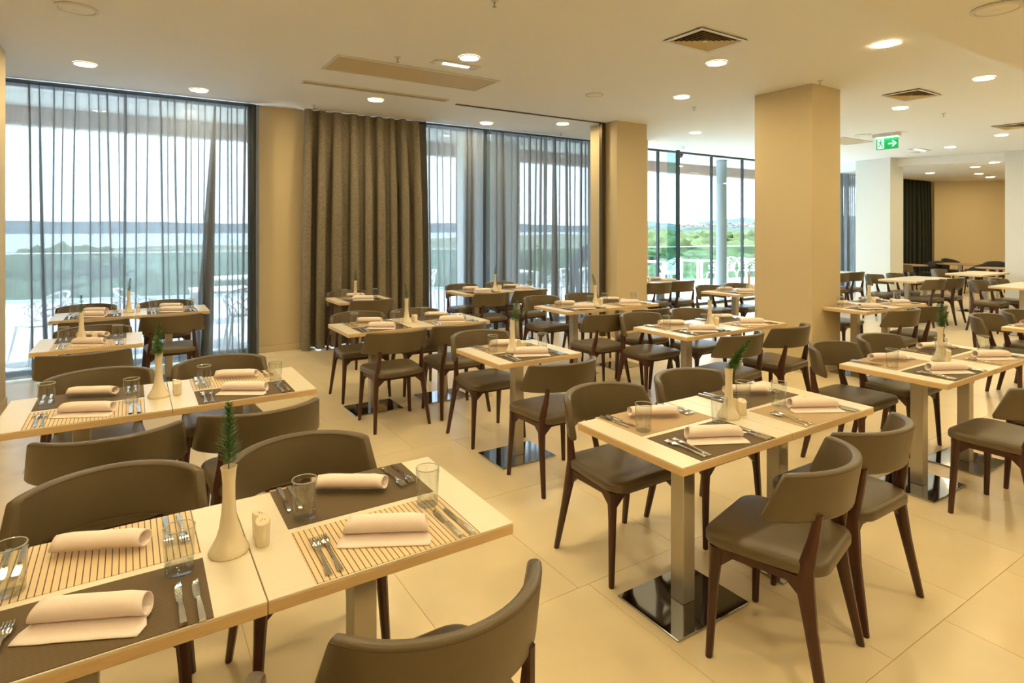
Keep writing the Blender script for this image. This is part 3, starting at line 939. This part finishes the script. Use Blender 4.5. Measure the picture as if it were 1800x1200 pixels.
def setting(cx, edge, side, matk, seat, tname, seed, detail=2, tweak=None):
    """side -1 near (diner looks to +Y), +1 far; detail 2 all, 1 no second cutlery"""
    tw = {'glass': (0, 0), 'nap': (0, 0, 0), 'flap': 0}
    if tweak: tw.update(tweak)
    r = random.Random(seed)
    rot = 0 if side < 0 else PI
    def P(u, v): return (cx - u * side * 1.0, edge - v * side) if side > 0 else (cx + u, edge + v)
    def loc(u, v, z): a, b = P(u, v); return (a, b, TH + z)
    pre = (seat + ' of ' if seat else '')
    nm = {'dark': 'dark brown woven', 'tan': 'tan woven', 'stripe': 'brown striped'}[matk]
    o = put('placemat', MATS[matk], None, loc(0, .150, 0.0), rot + r.uniform(-.01, .01))
    tag(o, '%s placemat, %s%s' % (nm, pre, tname), 'placemat', 'table placemats')
    zt = .0016
    n = tw['nap']
    o = put('napkin', NAPS[tw['flap']], None, loc(.0 + n[0], .140 + n[1], zt), math.radians(-29 + n[2] + r.uniform(-5, 5)))
    tag(o, 'rolled pale napkin, %s%s' % (pre, tname), 'napkin', 'rolled napkins')
    gx, gy = tw['glass']
    o = put('tumbler', None, None, loc(.178 + gx, .248 + gy, zt), r.uniform(0, 6))
    put('base', GLB, o); put('wall', GLW, o); put('rim', GLR, o)
    tag(o, 'clear glass tumbler, %s%s' % (pre, tname), 'glass', 'clear tumblers')
    if detail >= 1:
        for k, (u, w) in enumerate(((-.195, 'outer'), (-.162, 'inner'))):
            f = put('fork', FORK, None, loc(u + r.uniform(-.004, .004), .115 + r.uniform(-.008, .008), zt), rot + math.radians(r.uniform(-3, 3)))
            tag(f, '%s fork, %s%s' % (w, pre, tname), 'fork', 'dinner forks')
        for k, (u, w) in enumerate(((.175, 'inner'), (.208, 'outer'))):
            f = empty('knife', '%s knife, %s%s' % (w, pre, tname), 'knife', loc(u + r.uniform(-.003, .003), .100 + r.uniform(-.006, .003), zt), rot + math.radians(r.uniform(-2, 4)), 'dinner knives')
            put('handle', KNIFE_H, f).scale = (.9, .9, .9); put('blade', KNIFE_B, f).scale = (.9, .9, .9)

# ------------------------------------------------------------------ layout
# key: phrase, x0, y0, halves, chairs [(x,y,deg,seat)], settings
T = {
 'T1': ('nearest table at lower left', -.43, 1.50, 2),
 'T2': ('second table up the left side', -.54, 3.36, 2),
 'T3': ('single table third up left side', -.64, 5.44, 1),
 'T4': ('left table beside sheer curtain', -.70, 7.22, 2),
 'T5': ('double table before the dark curtain', 1.53, 4.96, 2),
 'T6': ("single table in the room's middle", 2.02, 3.30, 1),
 'T7': ('small table touching the dark curtain', 2.09, 7.12, 1),
 'T8': ('table by sheers right of dark curtain', 3.80, 7.10, 2),
 'T9': ('table before the slim window pillar', 3.91, 5.00, 2),
 'T10': ('table left of the broad yellow pillar', 3.83, 3.30, 2),
 'T11': ('table half hidden behind broad pillar', 6.88, 5.05, 2),
 'T12': ('table by the bare glass windows', 6.62, 6.85, 2),
 'T13': ('large front table right of centre', 1.72, 1.50, 2),
 'T14': ('set table right of the large front table', 3.93, 1.49, 2),
 'T15': ('set table just behind the broad pillar', 6.62, 3.26, 2),
 'T16': ('bare table under the exit sign', 11.2, 4.70, 2),
 'T17': ('bare table nearest the lounge', 13.8, 4.66, 2),
 'T18': ('bare table before right white pillar', 11.3, 3.12, 2),
 'T19': ('set table at the far right edge', 6.67, 1.49, 2),
 'T20': ('bare table left of far white pillar', 11.3, 6.40, 2),
}
CHS = {
 'T1': [(-.07, 2.28, -4, 'far left'), (.55, 2.26, 3, 'far right'), (-.06, 1.31, 180, 'near left'), (.61, 1.335, 181, 'near right')],
 'T2': [(-.17, 4.09, 0, 'far left'), (.47, 4.12, 0, 'far right'), (-.085, 3.10, 180, 'near left'), (.515, 3.13, 180, 'near right')],
 'T3': [(-.29, 6.06, 0, 'far side'), (-.29, 5.13, 180, 'near side')],
 'T4': [(-.44, 7.90, 0, 'far left'), (.32, 7.90, 0, 'far right'), (-.31, 6.82, 180, 'near left'), (.32, 6.83, 180, 'near right')],
 'T5': [(1.88, 5.70, 0, 'far left'), (2.46, 5.62, 0, 'far right'), (1.86, 4.77, 180, 'near left'), (2.46, 4.79, 180, 'near right')],
 'T6': [(2.36, 4.05, 0, 'far side'), (2.34, 3.13, 180, 'near side')],
 'T7': [(2.44, 7.86, 0, 'far side'), (2.42, 6.98, 180, 'near side')],
 'T8': [(4.17, 7.82, 0, 'far left'), (4.84, 7.80, 0, 'far right'), (4.02, 6.85, 180, 'near left'), (4.68, 6.90, 180, 'near right')],
 'T9': [(4.27, 5.87, 0, 'far left'), (4.88, 5.83, 0, 'far right'), (4.02, 4.60, 180, 'near left'), (4.68, 4.62, 180, 'near right')],
 'T10': [(4.22, 4.11, 0, 'far left'), (4.86, 4.06, 0, 'far right'), (4.16, 3.14, 184, 'near left'), (4.86, 3.16, 184, 'near right')],
 'T11': [(7.20, 5.68, 0, 'far left'), (7.82, 5.66, 0, 'far right')],
 'T12': [(7.04, 6.72, 180, 'near left'), (7.60, 6.74, 180, 'near right')],
 'T13': [(2.07, 2.215, 0, 'far left'), (2.70, 2.20, 0, 'far right'), (2.130, 1.360, 194, 'near left'), (2.718, 1.44, 180, 'near right')],
 'T14': [(4.29, 2.22, 0, 'far left'), (4.92, 2.20, 0, 'far right'), (4.20, 1.29, 178, 'near left'), (4.88, 1.25, 180, 'near right')],
 'T15': [(6.86, 3.13, 180, 'near left'), (7.48, 3.12, 180, 'near right'), (7.66, 4.12, 0, 'far right')],
 'T16': [(11.55, 5.42, 0, 'far left'), (12.20, 5.36, 0, 'far right'), (11.42, 4.64, 178, 'near left'), (12.02, 4.58, 184, 'near right')],
 'T17': [(14.23, 5.42, 0, 'far left')],
 'T18': [(11.62, 3.84, 0, 'far left'), (12.28, 3.78, 0, 'far right')],
 'T19': [(7.03, 2.20, 0, 'far left'), (7.67, 2.16, 0, 'far right')],
 'T20': [(11.5, 6.27, 180, 'near left'), (12.06, 6.27, 180, 'near right'), (12.05, 7.15, 0, 'far right')],
}
BARE = {'T16', 'T17', 'T18', 'T20'}
CUT1 = {'T11', 'T12'}
MK = {'T1': ('dark', 'stripe', 'stripe', 'dark'), 'T2': ('stripe', 'dark', 'dark', 'stripe'), 'T3': ('stripe', 'dark'), 'T4': ('dark', 'stripe', 'dark', 'tan')}
seed = 0
for k, (ph, x0, y0, n) in T.items():
    for h in range(n):
        cx, cy_ = x0 + TW * (h + .5), y0 + TD / 2
        side = '' if n == 1 else ('left half of ' if h == 0 else 'right half of ')
        kind = 'bare white' if k in BARE else 'cream'
        table(cx, cy_, ('%s dining table, %s%s' % (kind, side, ph)), 'square dining table units')
    for x, y, dg, st in CHS[k]:
        chair(x, y, dg, 'taupe chair on dark legs, %s of %s' % (st, ph))
    if k in BARE: continue
    for h in range(n):
        cx = x0 + TW * (h + .5)
        for side in (-1, 1):
            seed += 1
            if n == 1: st = ('near side', 'far side')[side > 0]
            else: st = ('near ', 'far ')[side > 0] + ('left', 'right')[h]
            if k in MK:
                mk = MK[k][h * 2 + (side > 0)] if n == 2 else MK[k][side > 0]
            else:
                mk = 'dark' if (h + (side > 0)) % 2 == 0 else 'tan'
            tw = {'flap': 2 if side > 0 else (seed % 2)}
            if k == 'T13' and h == 1 and side < 0: tw = {'glass': (-.215, .02), 'nap': (.06, .01, 0), 'flap': 0}
            edge = y0 if side < 0 else y0 + TD
            setting(cx - .0, edge, side, mk, st, ph, seed, 0 if k in CUT1 else 2, tw)
    vx = x0 + TW * n / 2 - (.05 if n == 2 else .06)
    hh = {'T1': .17, 'T2': .15, 'T13': .13, 'T10': .05, 'T14': .15, 'T6': .14}.get(k, .13)
    ln = {'T1': (.06, 0), 'T13': (.75, -.1), 'T2': (0, 0), 'T9': (.25, 0), 'T6': (.3, .1)}.get(k, (.12, .08))
    vase_set(vx, y0 + .29, ph, 10 + seed, hh, ln, 3 if k in ('T13', 'T10') else (2 if k in ('T14', 'T6', 'T2') else 1), 1, simple=(k not in ('T1', 'T2', 'T13', 'T14')))
chair(15.7, 6.95, 100, 'taupe leather chair just right of the far white pillar')

# ------------------------------------------------------------------ lounge: dark armchairs and round tables
def armchair_parts():
    g = G().loops([[(x, y, z) for x, y in rr(.46 - i, .44 - i, .08, 4)] for i, z in ((.04, .40), (0, .41), (0, .46), (.03, .48), (.15, .485))])
    s = g.mesh('seat', M['black_fab'], True)
    rings = []
    for j in range(19):
        a = math.radians(-105 + 210 * j / 18)
        top = .66 + .14 * max(0, math.cos(a)) ** .7
        ring = []
        for so, z in ((-.02, .62), (.02, .62), (.022, top - .01), (.01, top), (-.01, top), (-.022, top - .01)):
            r = .27 + so
            ring.append((r * math.sin(a), r * math.cos(a) * .95, z))
        rings.append(ring)
    b = G().loops(rings).mesh('shell', M['black_fab'], True, angle=60)
    legs = []
    for sx_ in (-1, 1):
        for sy_ in (-1, 1):
            legs.append(G().tube([(sx_ * .24, sy_ * .22, 0), (sx_ * .2, sy_ * .17, .41)], .012, 8, .02).mesh('leg', M['black'], True))
    arms = [G().tube([(sx_ * .262, -.05, .42), (sx_ * .262, -.05, .63)], .016, 8).mesh('arm_post', M['black'], True) for sx_ in (-1, 1)]
    post = G().box(-.14, .14, .22, .25, .44, .64).mesh('back_panel', M['black_fab'], bevel=.01)
    return s, b, legs, arms, post
AS, AB, AL, AA, AP = armchair_parts()
def armchair(x, y, deg, label):
    e = empty('tub_armchair', label, 'armchair', (x, y, 0), math.radians(deg), 'black lounge armchairs')
    put('seat', AS, e); put('backrest', AB, e); put('back_panel', AP, e)
    for l in AL: put('leg', l, e)
    for l in AA: put('arm_post', l, e)
for x, y, d, l in [(17.45, 7.6, 10, 'black armchair in front of the dark lounge curtain'), (18.2, 7.3, 150, 'black armchair at the right edge of the dark lounge curtain'),
                   (19.75, 7.35, -20, 'black armchair behind the round lounge table, far side'), (17.6, 6.15, 185, 'black armchair with its back towards the camera in lounge'),
                   (19.0, 6.15, -80, 'black armchair at the right, beside the end wall'), (16.2, 7.9, 10, 'black armchair at the left edge of lounge opening')]:
    armchair(x, y, d, l)
def round_table(x, y, r, label):
    e = empty('round_table', label, 'table', (x, y, 0), 0, 'round lounge tables')
    put('table_top', G().lathe([(r - .01, .715), (r, .72), (r, .735), (r - .006, .74)], 40).mesh('table_top', M['lounge_wood'], True, angle=30), e)
    put('column', G().lathe([(.03, .02), (.03, .715)], 16).mesh('column', M['steel'], True), e)
    put('base_plate', G().lathe([(.25, 0), (.25, .012), (.03, .02)], 32).mesh('base_plate', M['steel'], True, angle=30), e)
round_table(18.25, 6.65, .50, 'round wooden lounge table before the end wall')
round_table(17.0, 5.45, .42, 'round wooden lounge table beside right white pillar')
round_table(16.7, 7.2, .42, 'round wooden lounge table before the dark curtain')

# ------------------------------------------------------------------ terrace
struct('floor', G().prism([(-14, WY + .12), (30, WY + .12), (30, 9.6), (15.9, 12.7), (-.4, 16.9), (-14, 20.4)], -.3, -.03).mesh('terrace_floor', M['terrace']), label='pale paved terrace outside the windows')
struct('ceiling', G().box(-14, 30, WY + .12, 10.1, CH + .005, CH + .25).mesh('terrace_soffit', M['white']), label='white soffit over the terrace')
fb = struct('trim_1', None, label='reddish slatted beam along the terrace roof edge')
fb.location = (0, 10.1, 0)
for k in range(9):
    put('slat', G().box(-14, 30, 0, .03, CH - .235 + k * .027, CH - .235 + k * .027 + .019).mesh('slat', M['slat_wood']), fb)
put('backing', G().box(-14, 30, .032, .2, CH - .25, CH + .25).mesh('backing', M['white']), fb)
# outer white wall pieces seen through the sheers and the bare glass
wallbox('pillar', 5.1, 6.35, 9.6, 9.9, 0, CH, 'white', 'white outer wall piece behind the sheers')
struct('pillar', G().lathe([(.12, 0), (.12, CH)], 28, 11.78, 9.1).mesh('pillar', mat('pale blue grey column', srgb(150, 164, 176), .6), True, angle=40), label='pale blue grey round column outside the bare glass')
# balustrade
p0, p1 = Vector((-12, 19.9, 0)), Vector((28, 9.55, 0))
dv = (p1 - p0); LB = dv.length; dv.normalize(); az = math.atan2(dv.y, dv.x)
bal = empty('glass_balustrade', 'frameless glass balustrade with thin rail around the terrace', 'balustrade', (p0.x, p0.y, -.03), az)
nb = 22
for i in range(nb):
    a = LB / nb * i
    put('glass_panel', G().box(a + .01, a + LB / nb - .01, -.008, .008, .05, 1.10).mesh('glass_panel', M['bal']), bal)
put('top_rail', G().box(0, LB, -.02, .02, 1.10, 1.13).mesh('top_rail', M['rail'], bevel=.004), bal)
put('base_rail', G().box(0, LB, -.03, .03, 0, .06).mesh('base_rail', M['rail'], bevel=.004), bal)

def lace_chair_parts():
    r = random.Random(5)
    # shell: back and arms as a lattice of struts
    nu, nv = 15, 5
    P_ = {}
    for i in range(nu + 1):
        a = math.radians(-110 + 220 * i / nu)
        for j in range(nv + 1):
            t = j / nv
            top = .64 + .18 * max(0, math.cos(a))
            z = .44 + (top - .44) * t
            rad = .23 + .06 * t
            ja = 0 if j in (0, nv) else math.radians(r.uniform(-5, 5)); jz = 0 if j in (0, nv) else r.uniform(-.018, .018)
            P_[i, j] = Vector((rad * math.sin(a + ja), rad * math.cos(a + ja), z + jz))
    g = G()
    for i in range(nu + 1):
        for j in range(nv + 1):
            if i < nu and (j in (0, nv)): g.tube([P_[i, j], P_[i + 1, j]], .012, 5)
            if j < nv:
                if i in (0, nu) or (i + j) % 2 == 0: g.tube([P_[i, j], P_[i, j + 1]], .008, 4)
                if i < nu and r.random() < .75:
                    if (i + j) % 2: g.tube([P_[i, j], P_[i + 1, j + 1]], .008, 4)
                    else: g.tube([P_[i + 1, j], P_[i, j + 1]], .008, 4)
    shell = g.mesh('lace_shell', M['plastic'], True)
    seat = G().loops([[(x, y, z) for x, y in rr(.44 - i, .44 - i, .1, 4)] for i, z in ((.02, .415), (0, .425), (0, .44), (.03, .445))]).mesh('seat', M['plastic'], True)
    legs = [G().tube([(a * .26, b * .25, -.03), (a * .19, b * .18, .42)], .013, 6, .02).mesh('leg', M['plastic'], True) for a in (-1, 1) for b in (-1, 1)]
    return shell, seat, legs
LS, LSE, LL = lace_chair_parts()
def lace_chair(x, y, deg, label):
    e = empty('lace_chair', label, 'chair', (x, y, 0), math.radians(deg), 'white lace terrace chairs')
    put('shell', LS, e); put('seat', LSE, e)
    for l in LL: put('leg', l, e)
TERR = [(9.55 + 1.0, 11.0, 'by the green glass door'), (13.3, 11.35, 'seen between the bare window mullions'), (15.0, 10.6, 'beside the pale outside column')]
ott = G().box(-.4, .4, -.4, .4, .715, .745).mesh('table_top', M['plastic'], bevel=.004)
otl = [G().box(a * .36 - .025, a * .36 + .025, b * .36 - .025, b * .36 + .025, -.03, .715).mesh('leg', M['plastic']) for a in (-1, 1) for b in (-1, 1)]
def terrace_table(x, y, label, rz=0):
    e = empty('terrace_table', label, 'table', (x, y, 0), rz, 'white terrace tables')
    put('table_top', ott, e)
    for l in otl: put('leg', l, e)
for x, y, l in [(12.2, 12.0, 'white terrace table left of the window mullion'), (13.9, 11.5, 'white terrace table right of the window mullion'), (16.1, 10.9, 'white terrace table right of the outside column'),
                (1.1, 9.9, 'nearer white terrace table behind the left curtain'), (1.55, 12.2, 'farther white terrace table behind the left curtain'),
                (4.1, 10.9, 'white terrace table seen beside the dark curtain'), (6.85, 10.6, 'white terrace table behind the right sheers, left one'), (8.6, 10.4, 'white terrace table behind the right sheers, right one')]:
    terrace_table(x, y, l)
for x, y, d, l in [(-1.0, 9.6, -60, 'white lace chair at left end behind the left curtain'), (.05, 9.75, 75, 'white lace chair in the middle behind the left curtain'),
                   (1.35, 9.2, 180, 'white lace chair nearest the left window'), (4.9, 11.0, -95, 'white lace chair beyond the second sheer'),
                   (4.0, 10.0, 170, 'white lace chair low beside the dark curtain'), (7.5, 10.0, 200, 'white lace chair in front of the bending person'),
                   (8.1, 9.7, 170, 'white lace chair right of the bending person'), (11.5, 11.6, 80, 'white lace chair at left in the bare windows'),
                   (12.3, 11.2, 185, 'white lace chair in front of the left terrace table'), (12.95, 11.7, -95, 'white lace chair between two terrace tables'),
                   (13.8, 10.8, 185, 'white lace chair in front of the middle terrace table'), (14.7, 11.2, -90, 'white lace chair left of the outside column'),
                   (15.3, 10.9, 90, 'white lace chair right of the outside column'), (16.2, 10.2, 180, 'white lace chair rightmost in the bare windows')]:
    lace_chair(x, y, d, l)

# ------------------------------------------------------------------ person bending on the terrace
def skin_obj(name, joints, edges, radii, m, parent, sub=2):
    me = bpy.data.meshes.new(name)
    me.from_pydata(joints, edges, [])
    o = bpy.data.objects.new(name, me)
    COL.objects.link(o)
    sk = o.modifiers.new('skin', 'SKIN'); sk.use_smooth_shade = True
    for i, r in enumerate(radii):
        v = me.skin_vertices[0].data[i]
        v.radius = r if isinstance(r, tuple) else (r, r)
        v.use_root = (i == 0)
    ss = o.modifiers.new('sub', 'SUBSURF'); ss.levels = sub; ss.render_levels = sub
    me.materials.append(m)
    o.parent = parent
    return o
pe = empty('person', 'person in dark clothes bending over a table on the terrace', 'person', (7.45, 9.3, -.03), math.radians(-33))
# local +x is where the person looks
body = [(0, 0, .93), (.10, 0, 1.05), (.22, 0, 1.20), (.33, 0, 1.32), (.39, 0, 1.37), (.45, 0, 1.43),
        (.0, .09, .88), (-.02, .10, .50), (-.08, .10, .10), (.06, .11, .05),
        (.0, -.09, .88), (.10, -.10, .50), (.02, -.10, .10), (.16, -.11, .05),
        (.32, .17, 1.30), (.40, .22, 1.05), (.58, .18, .90), (.66, .16, .86),
        (.32, -.17, 1.30), (.38, -.22, 1.05), (.55, -.18, .88), (.63, -.16, .84)]
ed = [(0, 1), (1, 2), (2, 3), (3, 4), (4, 5), (0, 6), (6, 7), (7, 8), (8, 9), (0, 10), (10, 11), (11, 12), (12, 13), (3, 14), (14, 15), (15, 16), (16, 17), (3, 18), (18, 19), (19, 20), (20, 21)]
rd = [(.13, .15), (.12, .14), (.12, .15), (.10, .14), .055, .05, .09, .065, .045, .035, .09, .065, .045, .035, .06, .045, .035, .03, .06, .045, .035, .03]
skin_obj('body', body, ed, rd, M['shirt'], pe)
bmh = bmesh.new(); bmesh.ops.create_uvsphere(bmh, u_segments=20, v_segments=14, radius=.1)
for v in bmh.verts:
    v.co.x *= .95; v.co.y *= .78; v.co.z *= 1.18
    if v.co.x > .07 and abs(v.co.y) < .025 and -.03 < v.co.z < .02: v.co.x += .02
hd = put('head', bm_mesh('head', bmh, M['skin'], True), pe, (.52, 0, 1.50)); hd.rotation_euler = (0, math.radians(35), 0)
bmh = bmesh.new(); bmesh.ops.create_uvsphere(bmh, u_segments=20, v_segments=14, radius=.106)
for v in bmh.verts:
    v.co.x = v.co.x * .95 - .012; v.co.y *= .8; v.co.z = v.co.z * 1.15 + .012
bmesh.ops.delete(bmh, geom=[v for v in bmh.verts if v.co.x > .045 or v.co.z < -.045], context='VERTS')
hr = put('hair', bm_mesh('hair', bmh, M['hair'], True), pe, (.52, 0, 1.50)); hr.rotation_euler = (0, math.radians(35), 0)
for s in (-1, 1):
    g = G()
    for k, (dy, L) in enumerate(((-.027, .055), (-.010, .065), (.008, .062), (.025, .05))):
        g.tube([(0.05, dy, 0), (.05 + L * .6, dy, -.008), (.05 + L, dy, -.03)], .009, 6, .007)
    g.tube([(.01, .03 * s, -.002), (.04, .052 * s, -.012), (.065, .055 * s, -.02)], .010, 6, .008)
    g.loops([[(x, y * w, z * w) for y, z in ((.036, 0), (.03, .013), (-.03, .013), (-.036, 0), (-.03, -.013), (.03, -.013))] for x, w in ((0, .75), (.03, 1), (.06, 1))])
    put('hand', g.mesh('hand', M['skin'], True), pe, (.66 if s > 0 else .63, s * .16, .86 if s > 0 else .84))

# ------------------------------------------------------------------ landscape
def terrain(name, fn, xs, ys, m, label, res=(120, 80)):
    vs = []; fs = []
    nx, ny = res
    for j in range(ny + 1):
        for i in range(nx + 1):
            u = i / nx; v = j / ny
            x, y = fn_xy(xs, ys, u, v)
            vs.append((x, y, fn(x, y)))
    for j in range(ny):
        for i in range(nx):
            a = j * (nx + 1) + i
            fs.append((a, a + 1, a + nx + 2, a + nx + 1))
    return struct(name, mesh(name, vs, fs, m, smooth=True), label=label)
def fn_xy(xs, ys, u, v):
    return xs[0] + (xs[1] - xs[0]) * u, ys[0] + (ys[1] - ys[0]) * v
struct('sea', G().box(-5000, 5000, 40, 6000, -14, -12.2).mesh('sea', M['sea']), label='pale blue sea bay beyond the scrub')
def land_z(x, y):
    # shore runs away to the right: land on the right side stays, water on the left from ~350 m
    d = math.hypot(x, y)
    n = noise.noise(Vector((x * .02, y * .02, 0))) * 2 + noise.noise(Vector((x * .15, y * .15, 3))) * .8
    z = -6 + n - max(0, (y - 260 - .9 * max(0, x))) * .05
    return z
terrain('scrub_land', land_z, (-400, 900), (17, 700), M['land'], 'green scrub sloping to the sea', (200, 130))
def hill_z(x, y):
    k = max(0, 1 - abs(y - 2750) / 420)
    return -14 + k * (44 + 14 * noise.noise(Vector((x * .0011, 2, 0))) + 5 * noise.noise(Vector((x * .008, 5, y * .01))))
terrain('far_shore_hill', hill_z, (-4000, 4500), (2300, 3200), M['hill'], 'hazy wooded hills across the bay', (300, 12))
def hill2_z(x, y):
    k = max(0, 1 - abs(x - .55 * y - 700) / 260)
    return -14 + k * (38 + 12 * noise.noise(Vector((y * .003, 8, 0))) + 5 * noise.noise(Vector((x * .01, 5, y * .012))))
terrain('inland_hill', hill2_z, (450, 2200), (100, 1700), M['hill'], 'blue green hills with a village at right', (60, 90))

# pines: a few crowns shared by all the trees
def crown_mesh(seed):
    bm = bmesh.new(); bmesh.ops.create_icosphere(bm, subdivisions=4, radius=1)
    for v in bm.verts:
        n = v.co.normalized()
        f = 1 + .34 * noise.noise(n * 2.2 + Vector((seed, 0, 0))) + .30 * noise.noise(n * 6 + Vector((0, seed, 0))) + .20 * noise.noise(n * 15 + Vector((0, 0, seed)))
        v.co = n * f
        v.co.z *= .62 if v.co.z > 0 else .35
    return bm_mesh('crown', bm, M['pine'], True)
CR = [crown_mesh(s) for s in (3, 8, 14, 21)]
TRK = G().tube([(0, 0, -7), (.1, 0, -3), (0, 0, .1)], .35, 7, .18).mesh('trunk', M['trunk'], True)
rt = random.Random(77)
def pine(x, y, ztop, s, label):
    e = empty('pine_tree', label, 'tree', (x, y, ztop - .62 * s), rt.uniform(0, 6), 'pines beyond the terrace')
    c = put('crown', CR[rt.randrange(4)], e); c.scale = (s, s, s)
    put('trunk', TRK, e)
FW = Vector((.5404, .8414)); RT = Vector((.8414, -.5404))
def polar(px, d):
    p = FW * d + RT * (d * (px - 900) / F_PX); return p.x, p.y
cnt = 0
for d, zt, npx, sz, rw in ((34, -.3, 8, 3.0, 'nearest'), (48, .6, 8, 3.4, 'second'), (70, 1.0, 8, 4.4, 'third'), (100, 1.25, 7, 5.6, 'farthest')):
    for i in range(npx):
        px = 1120 + (i + rt.uniform(.1, .9)) * 250 / npx
        x, y = polar(px, d + rt.uniform(-4, 8))
        pine(x, y, zt + rt.uniform(-.7, .3), sz * rt.uniform(.8, 1.15), 'bright green pine in the %s row of the grove outside the bare windows' % rw)
for px, d, zt, sz in ((95, 75, -.6, 5), (150, 82, -1.0, 5), (60, 66, -1.6, 4.5), (250, 60, -3.2, 5), (330, 66, -3.4, 5), (410, 58, -3.2, 4.5), (180, 50, -3.2, 4.5), (20, 50, -3.0, 4.5), (760, 60, -3.2, 5), (830, 66, -3.0, 5), (930, 52, -2.2, 4.5), (1000, 58, -1.8, 4.5), (960, 90, -1.5, 6), (1040, 70, -.8, 5)):
    x, y = polar(px, d)
    pine(x, y, zt, sz, 'low pine crown seen through the sheer curtains')
# forest on the middle distance
fg = G()
for i in range(420):
    px = rt.uniform(1100, 1560); d = rt.uniform(130, 620)
    x, y = polar(px, d)
    s = rt.uniform(5, 9)
    zt = 1.4 + (d - 130) * .006 + rt.uniform(-2, .8)
    k = 8
    fg.loops([[(x + s * w * math.cos(2 * PI * a / k + i), y + s * w * math.sin(2 * PI * a / k + i), zt + s * h) for a in range(k)] for w, h in ((.5, -.8), (1, -.5), (.85, -.2), (.4, 0))])
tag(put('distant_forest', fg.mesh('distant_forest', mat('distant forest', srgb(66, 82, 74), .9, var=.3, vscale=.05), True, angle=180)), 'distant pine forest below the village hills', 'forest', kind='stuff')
for i in range(26):
    px = 1160 + i * 6.6; q = (px - 900) / F_PX; d = (545 + i * 37 % 55) / ((.5404 + .8414 * q) - .55 * (.8414 - .5404 * q))
    x, y = polar(px, d); z = max(-10, hill2_z(x, y)) - 1
    e = empty('far_house', 'tiny pale house with tiled roof on the village hill', 'house', (x, y, z), rt.uniform(0, 3), 'village houses on the hill')
    w, l, h = rt.uniform(8, 15), rt.uniform(8, 13), rt.uniform(4, 6)
    put('wall', G().box(-w / 2, w / 2, -l / 2, l / 2, 0, h).mesh('wall', M['house']), e)
    put('roof', G().loops([[(-w / 2, -l / 2, h), (w / 2, -l / 2, h), (w / 2, l / 2, h), (-w / 2, l / 2, h)], [(-w / 2, -.1, h + 2.5), (w / 2, -.1, h + 2.5), (w / 2, .1, h + 2.5), (-w / 2, .1, h + 2.5)]]).mesh('roof', M['roof']), e)

# label check while building
for o in bpy.data.objects:
    if o.get('label') and not 4 <= len(o['label'].replace(',', ' ').split()) <= 16: print('LABEL LENGTH', len(o['label'].split()), o['label'])
